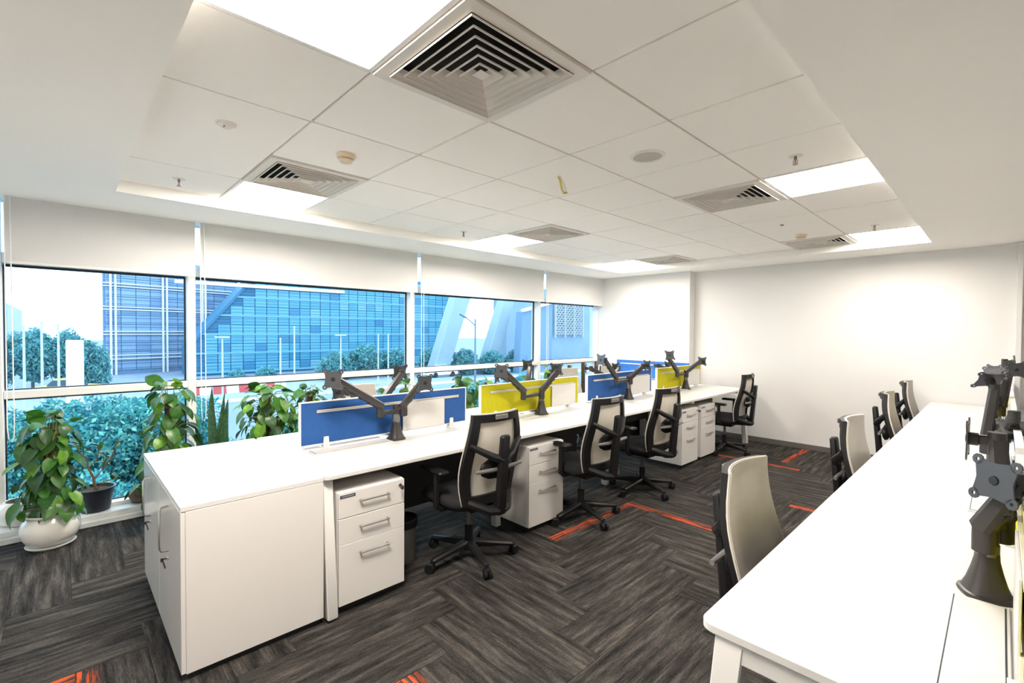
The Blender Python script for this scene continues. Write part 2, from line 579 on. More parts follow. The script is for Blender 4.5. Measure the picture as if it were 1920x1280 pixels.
# --- window-side kerb
_t = mb('curb_white')
_t.box((-4.885, 2.785, .0225), (.33, 7.97, .045), .006)
_t.box((-4.90, 2.785, .065), (.305, 7.97, .04), .006)
struct(_t.build('trim_1'))

# --- windows
bays = [(-1.19, -.35), (-.29, .80), (.86, 3.01), (3.07, 5.235), (5.295, 6.768)]
for i, (ya, yb) in enumerate(bays):
    yc, w = (ya + yb) / 2, yb - ya
    f = mb('frame_white')
    f.box((-4.95, yb + .03 if i < 4 else yb - .012, 1.247), (.14, .06 if i < 4 else .024, 2.325), .004)
    win = struct(f.build('window_%d' % (i + 1)))
    for nm, z0, z1 in (('transom', .99, 1.045), ('head_rail', 1.955, 2.03), ('bottom_rail', .085, .115)):
        t_ = mb('frame_white')
        t_.box((-4.945, yc, (z0 + z1) / 2), (.13, w - .002, z1 - z0), .003)
        t_.build(nm, win)
    g = mb('gasket')
    for z0, z1 in ((.115, .99), (1.045, 1.955)):
        g.box((-4.975, yc, z1 - .009), (.02, w - .004, .018))
        g.box((-4.975, yc, z0 + .004), (.02, w - .004, .008))
        g.box((-4.975, yb - .006, (z0 + z1) / 2), (.02, .011, z1 - z0 - .02))
        g.box((-4.975, ya + .005, (z0 + z1) / 2), (.02, .009, z1 - z0 - .02))
    g.build('gasket', win, smooth=0)
    for z0, z1 in ((.115, .99), (1.045, 1.955), (2.03, 2.41)):
        p_ = mb('window_glass')
        p_.add([(-4.98, ya, z0), (-4.98, yb, z0), (-4.98, yb, z1), (-4.98, ya, z1)], [(0, 1, 2, 3)])
        p_.build('pane', win, smooth=0)

# --- ceiling: soffit ring around the recess, tee grid and lay-in tiles
c_ = mb('soffit_paint')
zt = 2.53
def ring_box(x0, x1, y0, y1):
    c_.box(((x0 + x1) / 2, (y0 + y1) / 2, (Z_SOF + zt) / 2), (x1 - x0, y1 - y0, zt - Z_SOF))
EX0, EX1, EY0, EY1 = X_WIN - .08, X_R + .1, Y_NEAR - .1, Y_FAR + .1
ring_box(EX0, RX0, EY0, EY1); ring_box(RX1, EX1, EY0, EY1)
ring_box(RX0, RX1, EY0, RY0); ring_box(RX0, RX1, RY1, EY1)
c_.box(((EX0 + EX1) / 2, (EY0 + EY1) / 2, zt + .02), (EX1 - EX0, EY1 - EY0, .04))
ceiling = struct(c_.build('ceiling', smooth=0))
for j in range(-3, 2):
    t_ = mb('tee_white'); t_.box((GX + j * GS, (RY0 + RY1) / 2, Z_TILE + .008), (.024, RY1 - RY0 - .002, .004)); t_.build('grid_bar', ceiling, smooth=0)
for i in range(-1, 8):
    t_ = mb('tee_white'); t_.box(((RX0 + RX1) / 2, GY + i * GS, Z_TILE + .0125), (RX1 - RX0 - .002, .024, .004)); t_.build('grid_bar', ceiling, smooth=0)
LIGHTS = {(0, -2): 'large square ceiling light nearest the camera, cut by the top of the picture',
          (-4, -1): 'square ceiling light over the window beside the left air diffuser',
          (1, 3): 'square ceiling light right of the middle air diffuser on the right',
          (-4, 3): 'square ceiling light above the third window blind in the middle distance',
          (1, 7): 'square ceiling light at the far right, close to the far wall',
          (-4, 7): 'square ceiling light at the far end above the last window blind'}
DIFFS = {(0, -1): 'largest square louvred air diffuser at the top middle of the ceiling',
         (-3, -1): 'square louvred air diffuser beside the left ceiling light near the window',
         (0, 3): 'square louvred air diffuser left of the right-hand ceiling light',
         (-3, 3): 'square louvred air diffuser in the middle distance on the window side',
         (0, 7): 'small far air diffuser next to the far right ceiling light',
         (-3, 7): 'smallest, farthest air diffuser near the window end of the far wall'}
_tile = mb('tile_white').box((0, 0, .0075), (.588, .588, .015), .0015).mesh('ceiling_tile', 0)
for j in range(-4, 2):
    for i in range(-2, 8):
        if (j, i) in LIGHTS or (j, i) in DIFFS or (j, i) == (-2, -2):
            continue
        if (j, i) == (-3, -2):
            obj('ceiling_tile', mb('tile_white').box((0, 0, .0075), (1.188, .588, .015), .0015).mesh('ceiling_tile', 0), ceiling, (GX - 2 * GS, GY - 1.5 * GS, Z_TILE))
            continue
        obj('ceiling_tile', _tile, ceiling, (GX + (j + .5) * GS, GY + (i + .5) * GS, Z_TILE + .0008 * math.sin(7.1 * j + 3.3 * i)))

def square_ring(m_, ao, ai, z0, z1):
    """square frame, outer half-size ao, inner ai, from z0 to z1"""
    vs = []
    for z in (z0, z1):
        for a in (ao, ai):
            vs += [(-a, -a, z), (a, -a, z), (a, a, z), (-a, a, z)]
    fs = []
    for k in range(4):
        k2 = (k + 1) % 4
        fs += [(k, k2, 8 + k2, 8 + k), (4 + k2, 4 + k, 12 + k, 12 + k2), (k2, k, 4 + k, 4 + k2), (8 + k, 8 + k2, 12 + k2, 12 + k)]
    m_.add(vs, fs)

_fr = mb('light_frame'); square_ring(_fr, .297, .278, -.004, .012); _fr = _fr.mesh('frame', 0)
_pn = {q: mb(q).box((0, 0, .004), (.557, .557, .008)).mesh('light_panel', 0) for q in ('light_panel_near', 'light_panel', 'light_panel_far')}
for (j, i), lb in LIGHTS.items():
    t_ = thing('ceiling_light', lb, 'ceiling light', (GX + (j + .5) * GS, GY + (i + .5) * GS, Z_TILE), group='square ceiling lights')
    obj('frame', _fr, t_); obj('light_panel', _pn['light_panel_near' if i == -2 else 'light_panel_far' if i == 7 else 'light_panel'], t_)

_df = mb('diffuser_white'); square_ring(_df, .297, .252, -.010, .010); _df = _df.mesh('frame', 0)
_vanes = []
for k, a in enumerate((.250, .212, .174, .136, .098, .060)):
    m_ = mb('diffuser_white')
    def fr_ring(ao, z): return [(-ao, -ao, z), (ao, -ao, z), (ao, ao, z), (-ao, ao, z)]
    d_, h_ = .034, .026
    vs = fr_ring(a, -.012) + fr_ring(a - d_ + .004, -.012 + h_) + fr_ring(a - .004, -.012) + fr_ring(a - d_, -.012 + h_)
    fs = []
    for q in range(4):
        q2 = (q + 1) % 4
        fs += [(q, q2, 4 + q2, 4 + q), (8 + q2, 8 + q, 12 + q, 12 + q2), (q2, q, 8 + q, 8 + q2), (4 + q, 4 + q2, 12 + q2, 12 + q)]
    m_.add(vs, fs)
    square_ring(m_, a, a - .0025, -.019, -.012)
    _vanes.append(m_.mesh('vane', 0))
_core = mb('diffuser_white')
_core.add([(-.026, -.026, -.012), (.026, -.026, -.012), (.026, .026, -.012), (-.026, .026, -.012), (0, 0, .012)], [(3, 2, 1, 0), (0, 1, 4), (1, 2, 4), (2, 3, 4), (3, 0, 4)])
_core = _core.mesh('core', 0)
_boxm = mb('void_black')
_boxm.box((0, 0, .036), (.56, .56, .004))
for sx, sy in ((1, 0), (-1, 0), (0, 1), (0, -1)):
    _boxm.box((sx * .276, sy * .276, .022), (.008 if sx else .56, .008 if sy else .56, .024))
_boxm = _boxm.mesh('plenum_box', 0)
for (j, i), lb in DIFFS.items():
    t_ = thing('air_diffuser', lb, 'air vent', (GX + (j + .5) * GS, GY + (i + .5) * GS, Z_TILE), group='louvred air diffusers')
    obj('frame', _df, t_); obj('core', _core, t_); obj('plenum_box', _boxm, t_)
    for v_ in _vanes:
        obj('vane', v_, t_)

# --- small ceiling fittings
def gpos(j, i, z=0.0):
    return (GX + j * GS, GY + i * GS, Z_TILE + z)
_s1 = mb('detector_white').lathe([(.0, -.002), (.034, -.003), (.036, 0)], 20).mesh('escutcheon')
_s2 = MB().mat('chrome'); _s2.cyl((0, 0, -.002), (0, 0, -.022), .008, 10); _s2.cyl((0, 0, -.046), (0, 0, -.049), .014, 12)
_s2.bar((-.010, 0, -.022), (-.010, 0, -.048), .003, .003); _s2.bar((.010, 0, -.022), (.010, 0, -.048), .003, .003); _s2 = _s2.mesh('sprinkler_body')
_s3 = mb('bulb_red').cyl((0, 0, -.022), (0, 0, -.046), .0035, 8).mesh('glass_bulb')
for (j, i), lb in {(-3.47, -1.5): 'ceiling sprinkler head at the left near corner of the recess',
                   (1.47, 2.52): 'ceiling sprinkler head just above the right-hand ceiling light',
                   (-3.4, 2.4): 'ceiling sprinkler head left of the middle-distance window-side light',
                   (1.46, 6.53): 'ceiling sprinkler head just above the far right ceiling light'}.items():
    t_ = thing('sprinkler', lb, 'sprinkler', gpos(j, i), group='ceiling sprinklers')
    obj('escutcheon', _s1, t_); obj('sprinkler_body', _s2, t_); obj('glass_bulb', _s3, t_)
_d1 = mb('detector_cream').lathe([(0, -.046), (.030, -.046), (.036, -.040), (.036, -.030)], 24).mesh('sensor_head')
_d2 = mb('detector_cream').lathe([(.030, -.028), (.048, -.022), (.052, -.004), (.052, 0)], 24).mesh('mount_base')
_d3 = mb('void_black').lathe([(.031, -.031), (.033, -.030), (.031, -.027)], 20).mesh('sensor_slot')
for (j, i), lb in {(-1.48, -.5): 'round cream smoke detector above the left air diffuser',
                   (.47, 6.55): 'round cream smoke detector beside the far right air diffuser'}.items():
    t_ = thing('smoke_detector', lb, 'smoke detector', gpos(j, i), group='smoke detectors')
    obj('sensor_head', _d1, t_); obj('mount_base', _d2, t_); obj('sensor_slot', _d3, t_)
t_ = thing('motion_sensor', 'small white sensor on the tile left of the big air diffuser', 'sensor', gpos(-1.52, -1.48))
mb('detector_white').lathe([(.0, -.022), (.022, -.020), (.034, -.006), (.045, -.004), (.047, 0)], 20).build('sensor_dome', t_)
mb('plastic_grey').box((.012, -.012, -.019), (.018, .006, .008), .002).build('sensor_lens', t_)
t_ = thing('ceiling_speaker', 'round white ceiling loudspeaker right of the yellow wire', 'speaker', gpos(.5, 1.54))
mb('speaker_ring').lathe([(.078, 0), (.079, -.008), (.090, -.008), (.097, -.003), (.097, 0)], 40).build('trim_ring', t_)
mb('speaker_grille').lathe([(0, -.0035), (.079, -.0035), (.079, -.001)], 40).build('grille', t_)
w_ = MB().mat('wire_yellow').tube([gpos(-.48, 1.40, 0), gpos(-.50, 1.45, -.012), gpos(-.62, 1.62, -.03), gpos(-.74, 1.80, -.026), gpos(-.78, 1.88, -.008), gpos(-.80, 1.93, 0)], .006, 8)
tag(w_.build('wire_loop'), 'short yellow wire hanging in a loop from a ceiling tile', 'wire')
w_ = mb('plastic_grey').lathe([(0, -.010), (.012, -.009), (.016, 0)], 14)
o_ = w_.build('indicator_lamp', None, gpos(.48, 5.51)); tag(o_, 'tiny dark ceiling stud between the two right-hand ceiling lights', 'ceiling fitting')

# --- roller blinds
for k, (ya, yb, lb) in enumerate([(-1.18, -.31, 'narrow strip of roller blind at the very left picture edge'),
        (-.265, .843, 'grey roller blind over the leftmost window bay'),
        (.878, 3.05, 'widest roller blind, above the glazed blue building'),
        (3.094, 5.26, 'roller blind with slight creases, third from the left'),
        (5.307, 6.764, 'roller blind nearest the far wall')]):
    t_ = thing('roller_blind', lb, 'roller blind', (-4.786, (ya + yb) / 2, 1.9435), group='roller blinds on the window wall')
    w = yb - ya; nx, nz = 24, 8
    vs = []; fs = []
    for q in range(nx + 1):
        for r_ in range(nz + 1):
            y = -w / 2 + w * q / nx; z = .018 + (.447) * r_ / nz
            x = .002 * math.sin(5 * y + k) * (1 - r_ / nz)
            if k == 3 and q > nx * .6:
                x += .004 * math.sin(26 * y + 9 * z) * (q / nx - .6) * 2 * r_ / nz
            vs.append((x, y, z))
    for q in range(nx):
        for r_ in range(nz):
            a = q * (nz + 1) + r_
            fs.append((a, a + nz + 1, a + nz + 2, a + 1))
    m_ = mb('blind_fabric'); m_.add(vs, fs); m_.add([(x - .003, y, z) for x, y, z in vs], [tuple(reversed(f)) for f in fs])
    m_.build('fabric', t_, smooth=60)
    mb('blind_bar').box((0, 0, .009), (.012, w, .018), .003).build('bottom_bar', t_)
    m_ = mb('chain_white')
    yl, zb = -w / 2 + .01 if k else w / 2, -1.24
    m_.tube([(.02, yl - .012, .46), (.02, yl - .012, zb + .10), (.02, yl - .006, zb + .02), (.02, yl + .006, zb), (.02, yl + .02, zb + .03), (.022, yl + .022, zb + .12), (.022, yl + .016, .46)], .0032, 6)
    m_.build('pull_chain', t_)

# ================================================================== FURNITURE
Z_DESK = .75

# --- bench desks
def bench(name, label, xc, ya, n=4, L=1.43):
    t_ = thing(name, label, 'desk', (xc, ya, 0))
    LL = n * L
    for s in (-1, 1):
        r = .035
        x0, x1 = .006, .59
        poly = [(x0, 0)]
        for k in range(6):
            a = -PI / 2 + PI / 2 * k / 5
            poly.append((x1 - r + r * math.cos(a), r + r * math.sin(a)))
        for k in range(6):
            a = PI / 2 * k / 5
            poly.append((x1 - r + r * math.cos(a), LL - r + r * math.sin(a)))
        poly.append((x0, LL))
        if s < 0:
            poly = [(-x, y) for x, y in reversed(poly)]
        m_ = mb('desk_white')
        def ins(p, d):
            cx, cy = s * (x0 + x1) / 2, LL / 2
            return (p[0] + (d if p[0] < cx else -d), p[1] + (d if p[1] < cy else -d))
        lo = [(*ins(p, .004), Z_DESK - .026) for p in poly]; mid = [(*p, Z_DESK - .022) for p in poly]
        hi = [(*p, Z_DESK - .004) for p in poly]; top = [(*ins(p, .003), Z_DESK) for p in poly]
        N = len(poly); vs = lo + mid + hi + top
        fs = [tuple(reversed(range(N))), tuple(range(3 * N, 4 * N))]
        for q in range(3):
            for k in range(N):
                k2 = (k + 1) % N
                fs.append((q * N + k, q * N + k2, (q + 1) * N + k2, (q + 1) * N + k))
        m_.add(vs, fs); m_.build('desk_top', t_)
        # long beam under the top
        mb('metal_white').box((s * .40, LL / 2, Z_DESK - .046), (.05, LL - .2, .04), .004).build('beam', t_)
        # legs
        for k in range(n + 1):
            yy = min(max(k * L, .032), LL - .032)
            end = k in (0, n)
            m_ = mb('metal_white')
            if end:
                m_.bar((s * .515, yy, Z_DESK - .027), (s * .585, yy, .012), .054, .07, .004, up=(1, 0, 0), w2=.054, h2=.06)
            else:
                m_.bar((s * .26, yy, Z_DESK - .027), (s * .30, yy, .012), .05, .06, .004, up=(1, 0, 0))
            m_.build('leg', t_)
            m_ = mb('plastic_grey'); m_.cyl((s * (.575 if end else .30), yy, 0), (s * (.575 if end else .30), yy, .016), .018, 12); m_.build('leg_foot', t_)
        for k in range(n):
            y0 = k * L + .13
            m_ = mb('desk_white')
            m_.box((s * .087, y0 + .25, Z_DESK + .003), (.118, .52, .006), .002)
            f_ = m_.build('cable_flap', t_)
            m_ = mb('board_white'); m_.box((s * .087, y0 + .25, Z_DESK + .0075), (.098, .495, .004), .001); m_.build('flap_lid', f_)
            m_ = mb('gasket'); m_.box((s * .087, y0 + .25, Z_DESK + .006), (.104, .501, .002)); m_.build('flap_seam', f_)
    for k in range(n + 1):
        yy = min(max(k * L, .032), LL - .032)
        mb('metal_white').box((0, yy, Z_DESK - .052), (1.02, .05, .05), .004).build('cross_beam', t_)
    for k in range(n):
        m_ = mb('tray_dark')
        m_.box((0, k * L + L / 2, .52), (.30, L - .16, .012))
        for s in (-1, 1):
            m_.box((s * .15, k * L + L / 2, .60), (.008, L - .16, .16))
        for q in range(3):
            y0 = k * L + .3 + q * .38
            m_.tube([(.05, y0, .54), (.02, y0 + .06, .60), (-.05, y0 + .14, .57), (.03, y0 + .22, .62), (.0, y0 + .3, .55)], .006, 6)
        m_.build('cable_tray', t_, smooth=0)
        if xc < -1:
            m_ = mb('tray_dark'); m_.box((-.02, k * L + L / 2, .455), (.012, L - .09, .50), .003); m_.build('modesty_panel', t_)  # modesty panel, added dark to deepen the shade under this bench
    return t_
LB_X, LB_Y = -2.955, .963
RB_X, RB_Y = .057, 1.1925
bench('bench_desk', 'long white bench desk along the windows, carrying the coloured screens', LB_X, LB_Y)
bench('bench_desk', 'white bench desk in the right foreground with a rounded corner', RB_X, RB_Y)

# --- desk screens
def screen(label, xc, y0, colour, b0, b1, face=1, L=1.28):
    t_ = thing('desk_screen', label, 'desk screen', (xc, y0, Z_DESK))
    m_ = mb(colour); m_.box((0, L / 2, .164), (.020, L - .016, .258), .002); m_.build('fabric_panel', t_)
    m_ = mb('frame_white')
    for yy in (.004, L - .004):
        m_.box((0, yy, .164), (.026, .008, .272), .001)
    for zz in (.032, .297):
        m_.box((0, L / 2, zz), (.026, L - .016, .006), .001)
    m_.build('edge_trim', t_)
    for s in (1, -1):
        r_ = mb('alu_light')
        for dz in (.232, .243):
            r_.box((s * .014, L * .51, dz), (.008, L * .86, .007), .001)
        r_.box((s * .0115, L * .51, .2375), (.003, L * .86, .016))
        r_.build('tool_rail', t_)
    m_ = mb('board_white'); m_.box((face * .021, L * (b0 + b1) / 2, .135), (.006, L * (b1 - b0), .200), .001); m_.build('pin_board', t_)
    for yy in (L * .125, L * .885):
        m_ = mb('foot_clear')
        m_.box((0, yy, .004), (.075, .045, .008), .002)
        for s in (1, -1):
            m_.bar((s * .016, yy, .006), (s * .016, yy, .075), .040, .007, .001, up=(1, 0, 0), w2=.030)
        m_.build('foot', t_)
    return t_
P_L = 1.43
screen('blue desk screen nearest the camera on the window-side bench', LB_X, LB_Y + .083, 'screen_blue', .55, .83)
screen('yellow desk screen between the two blue ones on the window-side bench', LB_X, LB_Y + .083 + P_L, 'screen_yellow', .68, .955)
screen('second blue desk screen on the window-side bench, right of a yellow one', LB_X, LB_Y + .083 + 2 * P_L, 'screen_blue', .63, .955)
screen('yellow desk screen farthest along the window-side bench', LB_X, LB_Y + .083 + 3 * P_L - .02, 'screen_yellow', .62, .955, L=1.22)
screen('yellow desk screen at the near end of the right-hand bench', RB_X, RB_Y + .083, 'screen_yellow', .12, .4, -1)
screen('blue desk screen behind the nearest monitor arm on the right-hand bench', RB_X, RB_Y + .083 + P_L, 'screen_blue', .12, .4, -1)
screen('small sliver of yellow desk screen far down the right-hand bench', RB_X, RB_Y + .083 + 2 * P_L, 'screen_yellow', .12, .4, -1)
screen('small sliver of blue desk screen at the far end of the right-hand bench', RB_X, RB_Y + .083 + 3 * P_L, 'screen_blue', .12, .4, -1)

# side table with a bright blue screen against the corner wall
t_ = thing('side_table', 'white side table under the bright blue screen in the far window corner', 'table', (-3.95, 6.465, 0))
mb('desk_white').box((0, 0, .737), (.74, .56, .025), .004).build('table_top', t_)
for sx in (-1, 1):
    for sy in (-1, 1):
        mb('metal_white').box((sx * .34, sy * .24, .362), (.04, .04, .725), .003).build('leg', t_)
t_ = thing('desk_screen', 'bright blue desk screen standing crosswise in the far window corner', 'desk screen', (-3.83, 6.722, .75))
mb('screen_bright_blue').box((0, 0, .157), (1.25, .02, .27), .002).build('fabric_panel', t_)
_m = mb('frame_white'); _m.box((0, 0, .018), (1.25, .026, .008)); _m.box((0, 0, .296), (1.25, .026, .008)); _m.build('edge_trim', t_)
mb('alu_light').box((0, -.013, .235), (1.1, .008, .018), .001).build('tool_rail', t_)
for sx in (-.42, .12):
    mb('foot_clear').box((sx, -.01, .008), (.04, .05, .016), .003).build('foot', t_)

# --- monitor arms
def vesa(n, c):
    """plate with four ringed lobes, centre c, facing n (unit vector)"""
    n = Vector(n).normalized(); u = Vector((0, 0, 1)) if abs(n.z) < .95 else Vector((0, 1, 0))
    sx = u.cross(n).normalized(); u = n.cross(sx).normalized()
    M = Matrix(((sx.x, u.x, n.x, c[0]), (sx.y, u.y, n.y, c[1]), (sx.z, u.z, n.z, c[2]), (0, 0, 0, 1)))
    m_ = mb('arm_steel')
    poly = []
    for q in range(4):
        a = PI / 4 + q * PI / 2
        for da, rr in ((-.40, .052), (-.22, .060), (.22, .060), (.40, .052), (.60, .047), (PI / 4, .045), (PI / 2 - .60, .047)):
            poly.append((rr * math.cos(a + da), rr * math.sin(a + da)))
    m_.prism(poly, M, .004)
    for q in range(4):
        a = PI / 4 + q * PI / 2
        cx, cy = .066 * math.cos(a), .066 * math.sin(a)
        vs = []; fs = []; S = 10
        for z in (0, .004):
            for r in (.0145, .0045):
                for k in range(S):
                    an = 2 * PI * k / S
                    vs.append((cx + r * math.cos(an), cy + r * math.sin(an), z))
        for k in range(S):
            k2 = (k + 1) % S
            fs += [(k, S + k, S + k2, k2), (2 * S + k, 2 * S + k2, 3 * S + k2, 3 * S + k), (k, k2, 2 * S + k2, 2 * S + k), (S + k2, S + k, 3 * S + k, 3 * S + k2)]
        m_.add(vs, fs, M)
    return m_, M

_base = mb('arm_grey'); _base.lathe([(.056, 0), (.058, .004), (.056, .012), (.050, .014), (.040, .040), (.031, .075), (.025, .105), (.024, .125)], 32, power=3.2)
_base = _base.mesh('base')
def monitor_arm(label, base, arms, ang=0.0):
    bx, by = base
    t_ = thing('monitor_arm', label, 'monitor arm', (bx, by, Z_DESK))
    o = obj('base', _base, t_); o.rotation_euler = (0, 0, ang)
    def loc(p): return Vector((p[0] - bx, p[1] - by, p[2] - Z_DESK))
    zp = max(a['e'][2] for a in arms) - Z_DESK
    m_ = mb('arm_cap'); m_.cyl((0, 0, .118), (0, 0, zp - .03), .026, 20); m_.build('post', t_)
    m_ = mb('arm_grey'); m_.cyl((0, 0, zp - .03), (0, 0, zp + .034), .024, 20); m_.build('collar', t_)
    for q, a in enumerate(arms):
        e, tip, n = loc(a['e']), loc(a['t']), Vector(a['n']).normalized()
        dz = -.010 if q == 0 else .018
        lk = mb('arm_grey'); lk.bar((0, 0, e.z + dz), (e.x, e.y, e.z + dz), .036, .028, .005)
        lk.cyl((e.x, e.y, e.z - .034), (e.x, e.y, e.z + .034), .025, 18)
        lk_o = lk.build('lower_link', t_)
        m_ = mb('bolt_dark'); m_.cyl((e.x, e.y, e.z - .037), (e.x, e.y, e.z - .034), .020, 16); m_.build('pivot_cap', lk_o)
        # spring arm: deep, tapered, with a shadow channel underneath
        st = Vector((e.x, e.y, e.z + .040))
        d = (tip - st).normalized()
        m_ = mb('arm_grey'); m_.bar(st - d * .018, tip + d * .012, .052, .050, .010, w2=.042, h2=.042); so = m_.build('spring_arm', t_)
        side = d.cross(Vector((0, 0, 1))).normalized(); upv = side.cross(d)
        ln = (tip - st).length
        m_ = mb('bolt_dark')
        for k in range(4):
            p0 = st + d * (ln * (.2 + .2 * k)) - upv * .0225
            m_.bar(p0, p0 + d * .026, .030, .010, .002, up=upv)
        m_.build('spring_channel', so)
        m_ = mb('arm_grey'); m_.cyl(tip - Vector((0, 0, .028)), tip + Vector((0, 0, .028)), .022, 16)
        c = tip + n * .062
        m_.bar(tip, tip + n * .045, .026, .030, .004)
        m_.cyl(tip + n * .040, c, .020, 14)
        m_.build('tilt_head', t_)
        pm, M = vesa(n, c)
        po = pm.build('mount_plate', t_)
        m_ = mb('bolt_dark'); m_.lathe([(.013, .004), (.011, .0075), (0, .008)], 12, M); m_.build('centre_bolt', po)
    return t_
A = lambda e, t, n: dict(e=e, t=t, n=n)
GA = 'front'
monitor_arm('dual monitor arm in front of the nearest blue screen', (-2.87, 1.66),
            [A((-2.85, 1.53, .955), (-2.76, 1.20, 1.195), (.55, -.55, .12)), A((-2.845, 1.705, .945), (-2.78, 1.80, 1.135), (1, -.12, .05))])
monitor_arm('dual monitor arm in front of the near yellow screen', (-2.87, 3.13),
            [A((-2.84, 2.87, .945), (-2.80, 2.61, 1.165), (.35, -.85, .15)), A((-2.845, 3.11, .93), (-2.79, 3.245, 1.13), (-.5, .55, .25))])
monitor_arm('dual monitor arm in front of the second blue screen', (-2.87, 4.56),
            [A((-2.84, 4.27, .975), (-2.80, 4.01, 1.205), (-.15, -.9, .1)), A((-2.845, 4.56, .955), (-2.79, 4.72, 1.115), (.3, .75, .1))])
monitor_arm('dual monitor arm in front of the far yellow screen', (-2.87, 5.93),
            [A((-2.84, 5.63, .97), (-2.80, 5.31, 1.20), (.6, -.5, .3)), A((-2.845, 5.90, .95), (-2.80, 6.19, 1.11), (0, 1, 0))])
monitor_arm('dual monitor arm standing behind the nearest blue screen', (-3.05, 1.74),
            [A((-3.12, 1.70, .955), (-3.20, 1.90, 1.165), (-.85, .25, .1)), A((-3.14, 1.62, .945), (-3.22, 1.45, 1.07), (-.9, -.3, -.2))])
monitor_arm('dual monitor arm standing behind the near yellow screen', (-3.05, 3.22),
            [A((-3.14, 3.22, .945), (-3.22, 3.345, 1.15), (-.9, .3, .1)), A((-3.14, 3.12, .945), (-3.22, 2.98, 1.075), (-.8, -.4, -.1))])
monitor_arm('dual monitor arm standing behind the second blue screen', (-3.05, 4.60),
            [A((-3.14, 4.52, .945), (-3.22, 4.34, 1.08), (-.8, -.4, 0)), A((-3.14, 4.68, .945), (-3.22, 4.90, 1.06), (-.9, .2, 0))])
monitor_arm('dual monitor arm standing behind the far yellow screen', (-3.05, 5.98),
            [A((-3.14, 5.98, .945), (-3.22, 5.86, 1.045), (-.7, -.5, 0)), A((-3.14, 6.06, .945), (-3.22, 6.20, 1.03), (-.9, .2, 0))])
monitor_arm('large dual monitor arm behind the white cable flap in the right foreground', (-.018, 1.895),
            [A((-.025, 1.845, .925), (.035, 1.82, 1.10), (-.62, -.72, .10)), A((.012, 1.955, .93), (-.005, 2.06, 1.165), (-1, .02, .0))], .4)
monitor_arm('dual monitor arm second along the right-hand bench', (-.018, 3.33),
            [A((-.045, 3.33, .935), (-.022, 3.36, 1.215), (-.25, .55, .62)), A((.012, 3.28, .935), (.045, 3.20, 1.11), (.0, .45, -.75))], .4)
monitor_arm('dual monitor arm third along the right-hand bench', (-.018, 4.76),
            [A((-.035, 4.76, .95), (-.02, 4.80, 1.19), (-.3, -.7, .2)), A((.005, 4.83, .95), (.04, 4.9, 1.24), (.5, -.8, .1))], .4)
monitor_arm('dual monitor arm farthest along the right-hand bench', (-.018, 6.19),
            [A((-.03, 6.16, .95), (-.01, 6.05, 1.16), (-.5, -.7, .1)), A((.005, 6.26, .95), (.02, 6.3, 1.24), (1, -.1, .1))], .4)

# --- storage cabinet at the near end of the bench
cx0, cx1, cy0, cy1 = -3.545, -2.365, .374, .957
t_ = thing('storage_cabinet', 'low white two-door storage cabinet at the near end of the bench', 'cabinet', ((cx0 + cx1) / 2, (cy0 + cy1) / 2, 0))
W, D = cx1 - cx0, cy1 - cy0
m_ = mb('cab_white')
m_.box((0, 0, .3775), (W - .002, D, .695), .002)
m_.build('carcass', t_)
mb('tray_dark').box((0, .01, .015), (W - .04, D - .04, .03)).build('plinth', t_)
mb('desk_white').box((0, -.009, .7375), (W, D + .018, .025), .003).build('top_panel', t_)
for k, s in enumerate((-1, 1)):
    m_ = mb('door_gloss'); m_.box((s * (W / 4), -D / 2 - .009, .379), (W / 2 - .004, .017, .688), .002)
    d_ = m_.build('door', t_)
    hx = s * W / 4 + (-.02 if s > 0 else -.01)
    yb = -D / 2 - .0175
    m_ = mb('handle_silver')
    m_.tube([(hx, yb, .46), (hx, yb - .026, .463), (hx, yb - .032, .475), (hx, yb - .032, .655), (hx, yb - .026, .667), (hx, yb, .67)], .005, 8)
    m_.build('handle', d_)
    m_ = mb('handle_silver'); m_.cyl((hx, yb, .425), (hx, yb - .006, .425), .009, 14); m_.build('lock', d_)
    m_ = mb('key_dark'); m_.bar((hx, yb - .006, .425), (hx, yb - .018, .425), .003, .006); m_.box((hx, yb - .024, .422), (.004, .012, .018), .002)
    m_.bar((hx, yb - .020, .414), (hx + .004, yb - .012, .382), .010, .004, .001); m_.build('key', d_)

# --- mobile pedestals
def pedestal():
    t_ = thing('drawer_pedestal', 'x', 'drawer unit', group='drawer pedestals under the window-side bench')
    Wp, Dp = .392, .50      # local: front faces +x, front plane x = 0
    m_ = mb('cab_white')
    m_.box((-Dp / 2 - .018, 0, .345), (Dp, Wp, .60), .003); m_.build('body', t_)
    mb('tray_dark').box((-Dp / 2, 0, .03), (Dp - .06, Wp - .03, .05)).build('base', t_)
    fronts = [(.508, .642, .585), (.368, .504, .446), (.046, .3665, .305)]
    for z0, z1, zh in fronts:
        m_ = mb('cab_white'); m_.box((-.009, 0, (z0 + z1) / 2), (.018, Wp - .004, z1 - z0), .0015); d_ = m_.build('drawer', t_)
        m_ = mb('handle_silver')
        m_.box((.021, .005, zh), (.010, .172, .009), .003)
        for s in (-1, 1):
            m_.box((.009, .005 + s * .080, zh), (.022, .010, .009), .002)
        m_.build('handle', d_)
    mb('label_dark').box((.001, -.145, .622), (.002, .085, .016), .0008).build('name_plate', t_)
    mb('label_text').box((.0024, -.145, .622), (.0006, .066, .005)).build('name_lettering', t_)
    m_ = mb('handle_silver'); m_.cyl((0, .165, .612), (.006, .165, .612), .009, 14); m_.build('lock', t_)
    m_ = mb('key_dark'); m_.bar((.006, .165, .612), (.026, .165, .612), .003, .008); m_.box((.034, .160, .607), (.020, .014, .022), .003); m_.build('key', t_)
    return t_
ped = pedestal()
ped_tree = [(c, kids(c)) for c in kids(ped)]
ped.location = (-2.372, 1.232, 0); ped['label'] = 'white three-drawer pedestal right beside the storage cabinet'
